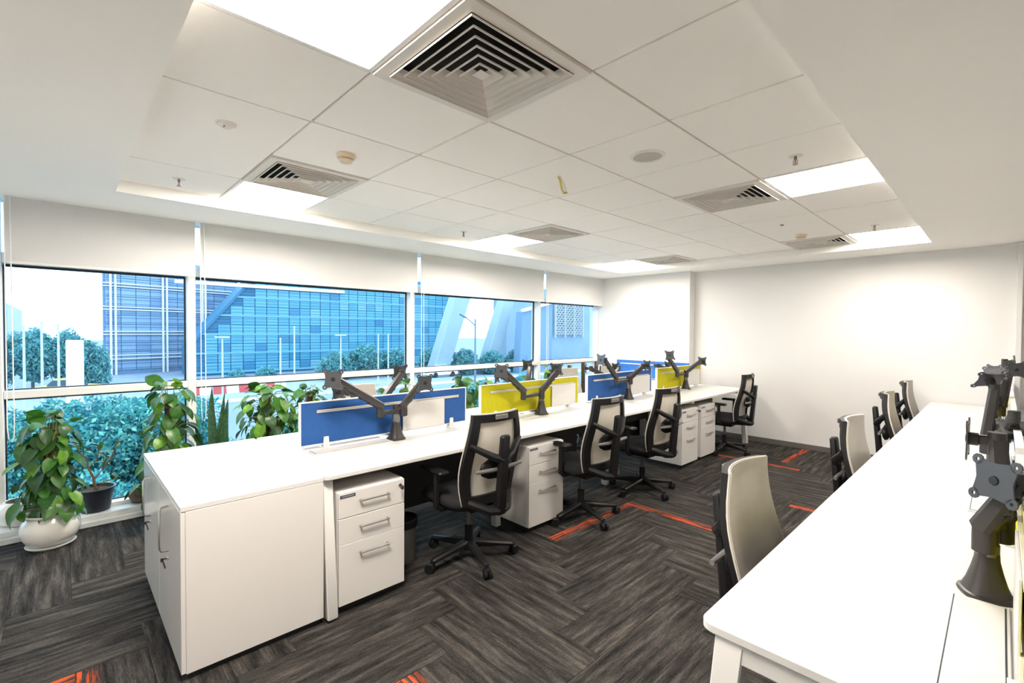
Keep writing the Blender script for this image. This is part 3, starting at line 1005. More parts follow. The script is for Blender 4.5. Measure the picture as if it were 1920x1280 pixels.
clone(ped, 'white three-drawer pedestal between the first and second mesh chairs', (-2.385, 2.668, 0), 0, ped_tree)
clone(ped, 'white three-drawer pedestal standing right of the third mesh chair, left one of a pair', (-2.392, 5.062, 0), 0, ped_tree)
clone(ped, 'white three-drawer pedestal left of the farthest mesh chair, right one of a pair', (-2.40, 5.555, 0), 0, ped_tree)

# --- waste bin
t_ = thing('waste_bin', 'round steel waste bin under the desk behind the first pedestal', 'bin', (-2.70, 1.60, 0))
mb('bin_steel').lathe([(.0, .004), (.085, .004), (.088, .0), (.098, .26), (.102, .262), (.102, .268), (.095, .268), (.085, .012), (0, .012)], 28).build('bucket', t_)
mb('plastic_black').lathe([(.099, .225), (.1035, .225), (.106, .270), (.100, .276), (.094, .27)], 28).build('liner_rim', t_)

# --- mesh office chairs (local: sitter faces +x)
def chair():
    t_ = thing('office_chair', 'x', 'chair')
    Z0, HH = .43, .565
    def bxz(v): return -.195 - .075 * v + .018 * math.sin(2 * PI * v) * .8
    def hw(v): return .178 + .045 * math.sin(PI * min(1, max(0, v * .95 + .08))) + .004 * v
    def P(u, v, off=0.0):
        return (bxz(v) + .045 * u * u - .02 + off, u * hw(v), Z0 + HH * v)
    # fabric sheet
    nu, nv = 10, 14
    def sheet(off, us=1.0):
        return [P(us * (-1 + 2 * i / nu), j / nv, off) for i in range(nu + 1) for j in range(nv + 1)]
    fs = []
    for i in range(nu):
        for j in range(nv):
            a = i * (nv + 1) + j
            fs.append((a, a + nv + 1, a + nv + 2, a + 1))
    m_ = mb('mesh_fabric')
    A_, B_ = sheet(.008), sheet(-.002)
    N = len(A_)
    rim = [i * (nv + 1) for i in range(nu + 1)] + [nu * (nv + 1) + j for j in range(1, nv + 1)] + [i * (nv + 1) + nv for i in range(nu - 1, -1, -1)] + [j for j in range(nv - 1, 0, -1)]
    F_ = list(fs) + [tuple(N + q for q in reversed(f)) for f in fs]
    for k in range(len(rim)):
        a, b = rim[k], rim[(k + 1) % len(rim)]
        F_.append((b, a, N + a, N + b))
    m_.add(A_ + B_, F_); m_.build('mesh_back', t_, smooth=50)
    # frame ring
    loop = []
    for k in range(8): loop.append((-1 + 2 * k / 8, 0))
    for k in range(12): loop.append((1, k / 12))
    for k in range(8): loop.append((1 - 2 * k / 8, 1))
    for k in range(12): loop.append((-1, 1 - k / 12))
    vs = []
    for (u, v) in loop:
        ui = max(-1 + .25, min(1 - .25, u)); vi = max(.10, min(1 - .085, v))
        vs += [P(u, v, -.003), P(u, v, -.026), P(ui, vi, -.026), P(ui, vi, -.003)]
    n = len(loop); F_ = []
    for k in range(n):
        k2 = (k + 1) % n
        for q in range(4):
            q2 = (q + 1) % 4
            F_.append((k * 4 + q, k2 * 4 + q, k2 * 4 + q2, k * 4 + q2))
    m_ = mb('plastic_black'); m_.add(vs, F_); m_.build('back_frame', t_, smooth=40)
    m_ = mb('piping_light'); m_.tube([P(u, v, .001) for u, v in loop], .0042, 6, closed=True); m_.build('edge_piping', t_)
    m_ = mb('plastic_grey'); x_, y_, z_ = P(0, .965, -.03); m_.box((x_, 0, z_), (.012, .10, .030), .004); m_.build('top_clip', t_)
    # spine, Y-brace, lower yoke
    m_ = mb('plastic_black')
    m_.bar((-.305, 0, .375), (-.352, 0, .865), .078, .044, .010, up=(1, 0, 0), w2=.070, h2=.036)
    m_.build('spine', t_)
    m_ = mb('plastic_black')
    for s in (-1, 1):
        p1 = P(s * .93, .68, -.022)
        m_.tube([(-.338, s * .01, .715), (-.325, s * .08, .745), p1], [.024, .023, .018], 8)
    m_.build('upper_brace', t_)
    m_ = mb('plastic_black')
    for s in (-1, 1):
        p1 = P(s * .85, .04, -.018)
        m_.tube([(-.306, s * .012, .400), (-.290, s * .07, .405), p1], [.032, .030, .024], 8)
    m_.bar((-.31, 0, .395), (-.06, 0, .375), .080, .042, .010)
    m_.build('lower_yoke', t_)
    # lumbar pad and its handles
    m_ = mb('plastic_black')
    x_ = P(0, .40)[0] - .034
    M = Matrix.Translation((x_, 0, .655)) @ Matrix.Diagonal((.028, .135, .068, 1))
    m_.lathe([(0, -1), (.5, -.87), (.87, -.5), (1, 0), (.87, .5), (.5, .87), (0, 1)], 20, M); m_.build('lumbar_pad', t_, smooth=80)
    m_ = mb('plastic_grey'); m_.tube([(x_ - .03, -.185, .662), (x_ - .034, -.06, .655), (x_ - .034, .06, .655), (x_ - .03, .185, .662)], [.010, .014, .014, .010], 10); m_.build('lumbar_handle', t_)
    # seat
    def cushion(zs):
        vs = []; S = 28
        for sc_, z in zs:
            for k in range(S):
                a = 2 * PI * k / S; c, q = math.cos(a), math.sin(a)
                mm = (abs(c) ** 4.5 + abs(q) ** 4.5) ** (-1 / 4.5)
                vs.append((.045 + .235 * sc_ * c * mm, .24 * sc_ * q * mm, z - (.012 if c > .6 and z > .44 else 0)))
        F_ = [tuple(reversed(range(S))), tuple((len(zs) - 1) * S + k for k in range(S))]
        for r in range(len(zs) - 1):
            for k in range(S):
                k2 = (k + 1) % S
                F_.append((r * S + k, r * S + k2, (r + 1) * S + k2, (r + 1) * S + k))
        return vs, F_
    m_ = mb('seat_fabric'); m_.add(*cushion([(.93, .402), (1.0, .415), (1.0, .445), (.95, .462), (.80, .470)])); m_.build('seat', t_, smooth=60)
    m_ = mb('plastic_black'); m_.add(*cushion([(.70, .372), (.90, .385), (.93, .401)])); m_.build('seat_pan', t_, smooth=40)
    m_ = mb('plastic_black'); m_.box((0, 0, .352), (.22, .14, .042), .012); m_.build('tilt_mechanism', t_)
    m_ = mb('plastic_grey'); m_.tube([(.03, -.06, .355), (.03, -.22, .355)], .006, 8); m_.box((.03, -.235, .355), (.022, .04, .010), .003); m_.build('height_lever', t_)
    for s in (-1, 1):
        m_ = mb('plastic_black')
        m_.tube([(-.02, s * .12, .385), (-.02, s * .235, .385), (-.02, s * .272, .41), (-.02, s * .272, .615)], [.016, .018, .020, .018], 10)
        a_ = m_.build('armrest', t_)
        m_ = mb('plastic_black'); m_.box((.01, s * .268, .630), (.235, .075, .026), .011); m_.build('arm_pad', a_)
    m_ = mb('plastic_grey'); m_.cyl((0, 0, .19), (0, 0, .34), .015, 14); m_.build('gas_piston', t_)
    m_ = mb('plastic_black'); m_.cyl((0, 0, .07), (0, 0, .22), .027, 16); m_.build('gas_column', t_)
    m_ = mb('plastic_black'); m_.cyl((0, 0, .06), (0, 0, .115), .042, 20)
    ends = []
    for k in range(5):
        a = 2 * PI * k / 5 + .35
        e = (.295 * math.cos(a), .295 * math.sin(a), .073)
        ends.append((e, a))
        m_.bar((.02 * math.cos(a), .02 * math.sin(a), .100), e, .060, .046, .010, w2=.040, h2=.026)
    m_.build('star_base', t_)
    for k, (e, a) in enumerate(ends):
        m_ = mb('plastic_black')
        sw = a + 1.2 + k * .9
        dx, dy = math.cos(sw), math.sin(sw)
        m_.cyl((e[0], e[1], .05), (e[0], e[1], .072), .009, 10)
        c = (e[0] - .012 * dx, e[1] - .012 * dy)
        for s in (-1, 1):
            m_.cyl((c[0] - dy * s * .006, c[1] + dx * s * .006, .0285), (c[0] - dy * s * .024, c[1] + dx * s * .024, .0285), .0285, 16)
        m_.bar((c[0] - dx * .022, c[1] - dy * .022, .052), (c[0] + dx * .022, c[1] + dy * .022, .052), .040, .018, .006)
        m_.build('caster', t_)
    return t_
ch = chair()
ch_tree = [(c, kids(c)) for c in kids(ch)]
ch.location = (-2.42, 1.94, 0); ch.rotation_euler = (0, 0, PI - .01)
ch['label'] = 'black mesh office chair nearest the camera at the window-side bench'
ch['group'] = 'mesh office chairs'
for lb, x, y, r in [
    ('black mesh office chair second along the window-side bench, before the yellow screen', -2.345, 3.04, PI - .02),
    ('black mesh office chair third along the bench, left of the paired pedestals', -2.34, 3.97, PI - .05),
    ('black mesh office chair farthest along the bench, right of the paired pedestals', -2.40, 6.03, PI + .05),
    ('chair back poking up behind the nearest blue screen, on the window side', -3.84, 1.97, .05),
    ('chair back seen between the near yellow and second blue screens, window side', -3.86, 4.98, -.1),
    ('chair on the window side just left of the bright blue corner screen', -3.86, 5.95, .25),
    ('beige-backed office chair in the right foreground, tucked under the right bench', -.41, 1.875, 0.0),
    ('beige-backed office chair second along the right-hand bench', -.345, 3.38, -.02),
    ('beige-backed office chair third along the right-hand bench', -.40, 5.10, 0.03),
    ('beige-backed office chair farthest along the right-hand bench', -.42, 6.45, 0.0)]:
    clone(ch, lb, (x, y, 0), r, ch_tree)

# ================================================================== PLANTS
def leaf_mesh(name, m, L, W, cup=.18, droop=.25, heart=True):
    """leaf blade from origin along +x, face up +z"""
    vs = []; fs = []
    n = 7
    for i in range(n + 1):
        s = i / n
        if heart:
            w = W / 2 * (math.sin(PI * min(1, s * .80 + .22)) ** .8) * (1 if s < .98 else .02)
            if i == 0: w = W * .33
            x = L * s
        else:
            w = W / 2 * math.sin(PI * (s * .92 + .06)) ** .7
            x = L * s
        z = -droop * L * s * s
        for q in (-1, -.5, 0, .5, 1):
            xx = x - (L * .10 * abs(q) if heart and i == 0 else 0)
            vs.append((xx, w * q, z + cup * abs(q) * w))
    for i in range(n):
        for q in range(4):
            a = i * 5 + q
            fs.append((a, a + 5, a + 6, a + 1))
    return MB().mat(m).add(vs, fs).mesh(name, 60)
LEAVES = [leaf_mesh('leaf', 'leaf_dark', .115, .095), leaf_mesh('leaf', 'leaf_mid', .12, .10, droop=.35),
          leaf_mesh('leaf', 'leaf_light', .11, .09, droop=.15), leaf_mesh('leaf', 'leaf_dark', .095, .075, droop=.4),
          leaf_mesh('leaf', 'leaf_mid', .085, .07)]

def orient(d, up):
    d = Vector(d).normalized(); up = Vector(up)
    y = up.cross(d).normalized(); z = d.cross(y)
    return Matrix(((d.x, y.x, z.x), (d.y, y.y, z.y), (d.z, y.z, z.z))).to_euler()

def pot_parts(kind, t_):
    if kind == 'belly':
        m_ = mb('pot_white')
        m_.lathe([(0.0000, .018), (0.0870, .018), (0.1218, .035), (0.1496, .085), (0.1566, .13), (0.1479, .175), (0.1305, .205), (0.1270, .212), (0.1375, .222), (0.1418, .232), (0.1375, .238), (0.1270, .236), (0.1201, .222), (0.1175, .20), (0.0000, .20)], 40)
        m_.build('pot', t_, smooth=50)
        mb('pot_white').lathe([(0.0000, 0), (0.1087, 0), (0.1218, .008), (0.1305, .020), (0.1261, .022), (0.1148, .012), (0.0000, .012)], 36).build('saucer', t_, smooth=50)
        mb('soil').lathe([(0.0000, .205), (0.0783, .206), (0.1183, .202)], 24).build('soil', t_)
        return .20
    if kind == 'black':
        m_ = mb('pot_black')
        m_.lathe([(0, .0), (.088, 0), (.092, .02), (.113, .16), (.115, .165), (.124, .166), (.126, .176), (.120, .180), (.112, .178), (.106, .15), (0, .15)], 32)
        m_.build('pot', t_, smooth=50)
        mb('soil').lathe([(0, .158), (.107, .156)], 24).build('soil', t_)
        return .155
    m_ = mb('pot_white')
    m_.lathe([(0, 0), (.10, 0), (.105, .01), (.125, .20), (.130, .205), (.130, .215), (.12, .215), (.115, .19), (0, .19)], 32); m_.build('pot', t_, smooth=50)
    mb('soil').lathe([(0, .195), (.116, .193)], 24).build('soil', t_)
    return .19

def pothos(label, loc, pot, h, nleaf, seed, spread=.14, pole_h=None, cat='plant', light=0.25):
    r = random.Random(seed)
    t_ = thing('potted_pothos', label, cat, loc)
    z0 = pot_parts(pot, t_)
    ph = pole_h or h * .85
    m_ = mb('coir_pole')
    pr = []
    for k in range(9):
        pr.append((.030 + .004 * math.sin(k * 2.3), z0 - .02 + (ph - z0 + .02) * k / 8))
    m_.lathe(pr, 14); m_.build('climbing_pole', t_)
    st = mb('stem_green')
    for q in range(3):
        a0 = r.random() * 6.28
        pts = [(.036 * math.cos(a0 + 5 * k / 9), .036 * math.sin(a0 + 5 * k / 9), z0 + (ph - z0) * k / 9) for k in range(10)]
        st.tube(pts, .0045, 5)
    for k in range(nleaf):
        s = (k + r.random()) / nleaf
        a = k * 2.399 + r.uniform(-.4, .4)
        hz = z0 + .03 + (h - z0 - .03) * s
        rad = spread * (1.05 - .45 * s) * r.uniform(.55, 1.15)
        if s > .93:
            rad *= .5
        o_ = Vector((math.cos(a), math.sin(a), 0))
        base = o_ * rad + Vector((0, 0, hz))
        attach = o_ * .034 + Vector((0, 0, min(ph, hz - .05 if hz - .05 > z0 else hz)))
        mid = (attach + base) / 2 + Vector((0, 0, .025))
        st.tube([attach, mid, base], [.003, .0025, .002], 5, caps=False)
        d = o_ * r.uniform(.35, .8) + Vector((0, 0, -r.uniform(.25, .95))) + Vector((r.uniform(-.35, .35), r.uniform(-.35, .35), 0))
        if s > .9: d.z = r.uniform(-.3, .5)
        up = o_ * .75 + Vector((0, 0, .8)) + Vector((r.uniform(-.3, .3), r.uniform(-.3, .3), 0))
        u = r.random()
        me = LEAVES[2] if u < light else LEAVES[1] if u < .55 else LEAVES[4] if u < .68 else LEAVES[0] if u < .86 else LEAVES[3]
        lf = obj('leaf', me, t_, base, orient(d, up))
        k_ = r.uniform(.75, 1.12)
        lf.scale = (k_, k_ * r.uniform(.85, 1.05), k_)
    st.build('stems', t_)
    return t_
pothos('climbing pothos in a round glossy white pot on a saucer, far left', (-4.525, -.055, 0), 'belly', .91, 120, 3, .165, .80, light=.12)
pothos('tall climbing pothos right behind the storage cabinet', (-4.42, .60, 0), 'plain', 1.10, 115, 5, .19, .93, light=.2)
pothos('lush pothos on a dark pole between the snake plant and the blue screen', (-4.42, 1.30, 0), 'plain', 1.02, 150, 8, .25, .98, light=.3)
pothos('pothos partly hidden behind the left end of the nearest blue screen', (-4.42, 1.66, 0), 'plain', .98, 105, 11, .21, .93, light=.35)
pothos('small pothos seen below the monitor arm behind the nearest blue screen', (-4.42, 2.33, 0), 'plain', .93, 36, 12, .15, .80, light=.4)
pothos('pothos visible right behind the smooth mounting plate of the first arm', (-4.42, 2.66, 0), 'plain', .98, 36, 13, .14, .85, light=.4)
pothos('pothos filling the gap between the nearest blue and yellow screens', (-4.42, 3.46, 0), 'plain', .95, 95, 14, .20, .88, light=.3)
pothos('pothos just left of the third window mullion behind the yellow screen', (-4.45, 3.83, 0), 'plain', .90, 36, 15, .15, .86, light=.3)
pothos('low bushy pothos behind the middle of the yellow screen', (-4.45, 4.60, 0), 'plain', .88, 34, 16, .15, .74, light=.4)
pothos('pothos with a green-topped pole behind the right part of the yellow screen', (-4.45, 5.02, 0), 'plain', 1.00, 34, 17, .13, .96, light=.35)
pothos('sparse pothos on a bare brown pole in the far window corner', (-4.45, 5.46, 0), 'plain', .93, 26, 18, .12, 1.0, light=.35)
for lb, y in (('bare brown coir pole standing left of the far window corner', 5.86), ('bare brown coir pole last before the corner wall', 6.20)):
    t_ = thing('potted_pole', lb, 'plant pole', (-4.50, y, 0)); pot_parts('plain', t_)
    mb('coir_pole').lathe([(.03, .18), (.033, .5), (.03, .8), (.032, 1.02), (.02, 1.03)], 14).build('climbing_pole', t_)
    lf = obj('leaf', LEAVES[4], t_, (.04, 0, .3), orient((1, 0, -.4), (.3, 0, 1)))

# snake plant
t_ = thing('snake_plant', 'upright snake plant with sword-shaped leaves beside the window mullion', 'plant', (-4.40, .90, 0))
z0 = pot_parts('plain', t_)
for k, (dx, dy, hh, lx, ly) in enumerate([(-.02, -.01, .86, -.01, .0), (.02, .06, .76, .02, .02), (.0, .03, .80, .0, .03), (.02, -.08, .58, .03, -.07)]):
    vs = []; fs = []; n = 9
    ang = 1.2 + .5 * math.sin(k * 2.1)
    for i in range(n + 1):
        s = i / n
        w = .034 * (math.sin(PI * (.18 + .82 * s)) ** .8 if s < 1 else .02) + .001
        cx, cy = dx + lx * s * s, dy + ly * s * s + .008 * math.sin(6 * s + k)
        for q in (-1, 0, 1):
            vs.append((cx + w * q * math.cos(ang) - (.010 * (1 - abs(q))) * math.sin(ang), cy + w * q * math.sin(ang) + .010 * (1 - abs(q)) * math.cos(ang), z0 - .02 + hh * s))
    for i in range(n):
        for q in range(2):
            a = i * 3 + q
            fs.append((a, a + 3, a + 4, a + 1))
    MB().mat('snake_leaf').add(vs, fs).build('leaf', t_, smooth=60)

# black pot with a thin-branched plant
t_ = thing('potted_shrub', 'thin-branched small-leaved plant in a black plastic pot on the window kerb', 'plant', (-4.868, .19, .085))
z0 = pot_parts('black', t_)
m_ = mb('stem_brown')
r_ = random.Random(21)
tips = []
trunk = [Vector((0, 0, z0)), Vector((.0, -.01, z0 + .10)), Vector((.01, -.04, z0 + .18)), Vector((0, -.05, z0 + .26))]
m_.tube(trunk, [.010, .009, .007, .005], 7)
for a, b, c in (((0, -.01, z0 + .08), (0, .04, z0 + .15), (.0, .07, z0 + .26)), ((.01, -.04, z0 + .18), (.03, .01, z0 + .24), (.02, .03, z0 + .36)),
                ((0, -.05, z0 + .26), (-.01, -.09, z0 + .31), (.0, -.11, z0 + .38)), ((0, .04, z0 + .15), (0, .10, z0 + .24), (0, .13, z0 + .36)),
                ((0, 0, z0), (.02, .06, z0 + .06), (.02, .15, z0 + .08))):
    m_.tube([a, b, c], [.005, .004, .0025], 6); tips.append((Vector(a), Vector(b), Vector(c)))
m_.build('branches', t_)
small = leaf_mesh('leaf', 'leaf_dark', .065, .030, heart=False)
small2 = leaf_mesh('leaf', 'leaf_mid', .07, .032, heart=False)
for a, b, c in tips:
    for k in range(6):
        s = .3 + .7 * k / 5
        p = b.lerp(c, s)
        d = Vector((r_.uniform(-1, 1), r_.uniform(-1, 1), r_.uniform(.1, .9)))
        lf = obj('leaf', small if k % 2 else small2, t_, p, orient(d, (r_.uniform(-.3, .3), .2, 1)))

t_ = thing('round_planter', 'empty round white planter on the kerb at the left picture edge', 'planter', (-4.87, -.215, .085))
mb('pot_white').lathe([(0, 0), (.055, 0), (.10, .03), (.125, .08), (.128, .11), (.112, .155), (.082, .178), (.076, .176), (.100, .15), (.112, .11), (.10, .07), (0, .07)], 32).build('pot', t_, smooth=50)
mb('soil').lathe([(0, .13), (.105, .13)], 20).build('soil', t_)

# rough stone on the kerb
vs = []; fs = []; S, R = 14, 8
for i in range(R + 1):
    th = PI * i / R
    for k in range(S):
        a = 2 * PI * k / S
        d = Vector((math.sin(th) * math.cos(a), math.sin(th) * math.sin(a), math.cos(th)))
        q = 1 + .28 * noise.noise(d * 1.7 + Vector((3, 1, 2))) + .1 * noise.noise(d * 5)
        vs.append((d.x * .075 * q, d.y * .085 * q, max(0, .062 + d.z * .075 * q)))
for i in range(R):
    for k in range(S):
        k2 = (k + 1) % S
        fs.append((i * S + k, (i + 1) * S + k, (i + 1) * S + k2, i * S + k2))
tag(MB().mat('rock').add(vs, fs).build('stone', None, (-4.86, .475, .085), smooth=50), 'rough brown stone lying on the window kerb behind the cabinet', 'stone')

# ================================================================== OUTSIDE
ZG = -4.0
struct(mb('ext_ground').box((-160, 40, ZG - .1), (310, 420, .2)).build('ground_outside', smooth=0))
struct(mb('ext_road').box((-50, 40, ZG + .01), (18, 300, .02)).build('road_outside', smooth=0))
_k = mb('ext_kerb'); _k.box((-40.8, 40, ZG + .1), (.3, 300, .2)); _k.box((-59.2, 40, ZG + .1), (.3, 300, .2)); struct(_k.build('kerb_outside', smooth=0))

# --- leaf clouds
def leaf_cloud(name, n, size, mats, seed, shell=.55, zsq=1.0):
    r = random.Random(seed)
    m_ = MB()
    for k in range(n):
        while True:
            p = Vector((r.uniform(-1, 1), r.uniform(-1, 1), r.uniform(-1, 1)))
            if shell * shell < p.length_squared < 1: break
        q = .78 + .3 * noise.noise(p * 2.2 + Vector((seed, 0, 0)))
        p = p * q; p.z *= zsq
        d = Vector((r.uniform(-1, 1), r.uniform(-1, 1), r.uniform(-1, .6))).normalized()
        e = d.cross(Vector((r.uniform(-1, 1), r.uniform(-1, 1), r.uniform(-1, 1)))).normalized()
        s = size * r.uniform(.6, 1.3)
        m_.mat(mats[min(len(mats) - 1, int(r.random() * len(mats)))])
        m_.add([p - d * s, p + e * s * .45, p + d * s, p - e * s * .45], [(0, 1, 2, 3)])
    return m_.mesh(name, 0)
EL = ['ext_leaf_a', 'ext_leaf_b', 'ext_leaf_a', 'ext_leaf_c']
near_cl = [leaf_cloud('foliage', 26000, .034, EL, 31), leaf_cloud('foliage', 26000, .034, EL, 32)]
far_cl = [leaf_cloud('foliage', 6000, .075, ['ext_far_haze_a', 'ext_far_haze_b', 'ext_far_haze_a', 'ext_far_haze_c'], 41, .5), leaf_cloud('foliage', 6000, .075, ['ext_far_haze_a', 'ext_far_haze_b', 'ext_far_haze_a', 'ext_far_haze_c'], 42, .5)]
_trunk = mb('ext_trunk'); _trunk.cyl((0, 0, 0), (0, 0, 1), .05, 8); _trunk = _trunk.mesh('trunk')
def tree(name, label, x, y, top, rad, hz, cl, k, group):
    """crown top at z = top, crown half-height hz, radius rad"""
    t_ = thing(name, label, 'tree', (x, y, ZG), group=group)
    c = obj('foliage', cl[k % 2], t_, (0, 0, top - ZG - hz * .92), (0, 0, k * 1.7)); c.scale = (rad, rad, hz)
    b = obj('trunk', _trunk, t_); b.scale = (2.2, 2.2, max(.4, top - ZG - hz))
    return t_
ORD = ['first', 'second', 'third', 'fourth', 'fifth', 'sixth', 'seventh', 'eighth', 'ninth', 'tenth', 'eleventh']
ROWN = {-9.5: 'front tree row', -12.5: 'second tree row', -16: 'third tree row', -15.5: 'middle bay tree group', -20: 'far right tree pair'}
NB = 'leafy tree crowns close below the windows'
k = 0
for x, ys, top, rad in ((-9.5, (-1.5, .2, 1.9, 3.6, 5.3), -.65, 1.4), (-12.5, (-2.2, -.7, .6, 1.7, 3.2, 4.8, 6.6), .25, 1.5), (-16, (-2.6, -.4, 1.6), .0, 1.7),
                        (-15.5, (8.5, 10.8, 13.2), -.75, 1.7), (-20, (16.5, 20), -1.1, 2.0)):
    for y in ys:
        tp = top - (.95 if (x == -12.5 and y > 2.5) else 0) + .25 * math.sin(k * 2.7)
        tree('garden_tree', '%s leafy crown from the left, %s below the windows' % (ORD[ys.index(y)], ROWN[x]), x, y, tp, rad, 1.75, near_cl, k, NB); k += 1
FB1 = 'distant trees left of the pale building'
for n_, (y, tp, rad) in enumerate(((-4.2, 1.3, 2.2), (-1.7, 1.9, 2.3), (.6, 1.7, 2.0), (2.2, .6, 1.6))):
    tree('distant_tree', '%s distant tree from the left, left of the pale building' % ORD[n_], -58, y, tp, rad, 2.9, far_cl, k, FB1); k += 1
FB2 = 'distant trees before the glazed building'
for n_, (x, y, tp, rad) in enumerate(((-58, 14, -2.6, 1.7), (-58, 17, -2.4, 1.8), (-52, 22.5, -.6, 2.4), (-52, 26, .1, 2.6), (-52, 30, -.5, 2.6), (-50, 34, -.4, 2.3), (-47, 37, -.5, 2.2), (-46, 40.5, -.7, 2.2), (-46, 45.5, -.6, 2.4), (-58, 75, .0, 3), (-58, 82, .2, 3))):
    tree('distant_tree', '%s distant round tree from the left before the glazed building' % ORD[n_], x, y, tp, rad, 2.1, far_cl, k, FB2); k += 1

# --- glazed blue building (parallel to the window wall, slanted left end)
BX, BY0, BY1 = -66.0, 11.1, 48.8
t_ = thing('glass_building', 'wide cyan glass office building with a slanted left end', 'building', (BX, BY0, ZG))
HB = 13.6
def slant(z): return 5.45 * max(0, (z - 3.75)) / 6.7          # left edge shift at height z above ground
m_ = mb('ext_dark')
prof = [(slant(0), 0), (BY1 - BY0, 0), (BY1 - BY0, HB), (slant(HB), HB)]
prof = [(0, 0), (BY1 - BY0, 0), (BY1 - BY0, HB), (slant(HB), HB), (0, 3.75)]
m_.prism(prof, Matrix(((0, 0, -1, -.12), (1, 0, 0, 0), (0, 1, 0, 0), (0, 0, 0, 1))), 5.5); m_.build('core', t_, smooth=0)
cw, rh = 1.38, 1.16
panes = {}
for mname in ('ext_pane_a', 'ext_pane_b', 'ext_pane_c', 'ext_pane_d'):
    panes[mname] = mb(mname).box((0, 0, 0), (.10, cw - .10, rh - .09)).mesh('pane', 0)
r_ = random.Random(5)
for ci in range(27):
    for ri in range(11):
        y = (ci + .5) * cw; z = .35 + (ri + .5) * rh
        if z + rh / 2 > HB or y - cw / 2 < slant(z + rh / 2) + .05:
            continue
        u = r_.random()
        lowband = ri % 2 == 0
        mname = 'ext_pane_c' if u < .06 else 'ext_pane_d' if u < .06 + (.25 if ci > 16 and ri > 5 else .05) else 'ext_pane_b' if (lowband) == (u < .8) else 'ext_pane_a'
        obj('pane', panes[mname], t_, (-.06, y, z))
for ri in range(11):
    for dz in (.36, .70):
        z = .35 + (ri + dz) * rh
        if z < HB:
            m_ = mb('ext_pane_c'); m_.box((.01, (BY1 - BY0 - .4 + slant(z) + .1) / 2, z), (.06, BY1 - BY0 - .4 - slant(z) - .1, .055)); m_.build('glazing_bar', t_, smooth=0)
for ri in (0, 2, 4, 6, 8, 10):
    z = .35 + ri * rh
    m_ = mb('ext_band'); m_.box((.0, (BY1 - BY0 + slant(z)) / 2, z), (.14, BY1 - BY0 - slant(z) - .1, .22)); m_.build('floor_band', t_, smooth=0)
m_ = mb('ext_white'); m_.box((.15, 8.5, HB - 2.55), (.5, 20, .40)); m_.build('roof_beam', t_, smooth=0)
m_ = mb('ext_dark'); m_.bar((.05, -.1, 3.65), (.05, slant(HB) - .1, HB), .26, .3); m_.build('end_rib', t_, smooth=0)

# --- pale building with white double fins
dirv = Vector((-.28, .96, 0)).normalized()
ang = math.atan2(dirv.y, dirv.x) - PI / 2
t_ = thing('fin_building', 'pale blue office building with white double fins at the left', 'building', (-74, 3.75, ZG), ang)
m_ = mb('ext_wall'); m_.prism([(-.1, 0), (-.1, 16), (-9, 16), (-9, 3.3)], Matrix.Identity(4), 14.4); m_.build('core', t_, smooth=0)
cw, rh = 1.55, 1.12
pp = {mn: mb(mn).box((0, 0, 0), (.12, cw - .10, rh - .10)).mesh('pane', 0) for mn in ('ext_pane_e', 'ext_pane_f', 'ext_pane_d')}
for ci in range(10):
    for ri in range(12):
        u = r_.random()
        obj('pane', pp['ext_pane_f' if u < .2 else 'ext_pane_e'], t_, (-.06, .2 + (ci + .5) * cw, .5 + (ri + .5) * rh))
for y in (.62, 1.08, 6.1, 6.55, 10.9, 11.3):
    m_ = mb('ext_white'); m_.box((.35, y, 7.0), (.22, .16, 14.0)); m_.build('fin', t_, smooth=0)
for z in (1.9, 2.35, 4.9, 5.25, 7.9, 8.25, 10.7, 11.05):
    m_ = mb('ext_white'); m_.box((.15, 8, z), (.14, 16, .11)); m_.build('floor_band', t_, smooth=0)
for ri in range(24):
    m_ = mb('ext_wall'); m_.box((.03, 8, .5 + (ri + .5) * .56), (.08, 15.8, .05)); m_.build('glazing_bar', t_, smooth=0)
m_ = mb('ext_white'); m_.box((.4, 8, 13.6), (.9, 16.6, .55)); m_.build('roof_beam', t_, smooth=0)

# --- slanted concrete legs of the next building, its lattice tower and neighbours
for lb, y0, y1, w, x in (('pale slanted concrete leg left of the street lamp', 33.0, 36.6, 2.3, -47.5), ('pale slanted concrete leg right of the street lamp', 40.8, 44.6, 2.0, -47.5)):
    t_ = thing('slanted_leg', lb, 'column', (x, y0, ZG))
    m_ = mb('ext_leg'); m_.bar((0, 0, .5), (0, y1 - y0, 10.2), w * .95, 1.6, .1, up=(1, 0, 0)); m_.build('shaft', t_)
    m_ = mb('ext_leg_pale'); m_.box((0, -.2, .4), (2.2, w * 1.2, .8), .1); m_.build('footing', t_)
t_ = thing('lattice_building', 'hazy building with a patterned lattice screen by the far wall', 'building', (-55, 58, ZG))
m_ = mb('ext_leg_pale'); m_.box((-2, 7, 6.5), (3.2, 26, 13)); m_.build('core', t_, smooth=0)
m_ = mb('ext_lattice')
for a in range(9):
    y0 = 5.4 + a * .85
    for b in range(8):
        z0 = 5.0 + b * .8
        m_.bar((.1, y0, z0), (.1, y0 + .85, z0 + .8), .16, .16); m_.bar((.1, y0 + .85, z0), (.1, y0, z0 + .8), .16, .16)
m_.build('lattice_screen', t_, smooth=0)
m_ = mb('ext_lattice')
for y0 in (5.3, 8.0, 10.6, 13.2): m_.box((.15, y0, 8.0), (.3, .22, 7.0))
m_.build('screen_post', t_, smooth=0)
t_ = thing('bridge_ramp', 'dark blue raking beam with white coping right of the slanted legs', 'structure', (-44, 43.6, ZG))
m_ = mb('ext_wall'); m_.prism([(0, 0), (6.5, 0), (6.5, 9.6), (.6, 8.2)], Matrix(((0, 0, -1, 0), (1, 0, 0, 0), (0, 1, 0, 0), (0, 0, 0, 1))), 1.2); m_.build('wall', t_, smooth=0)
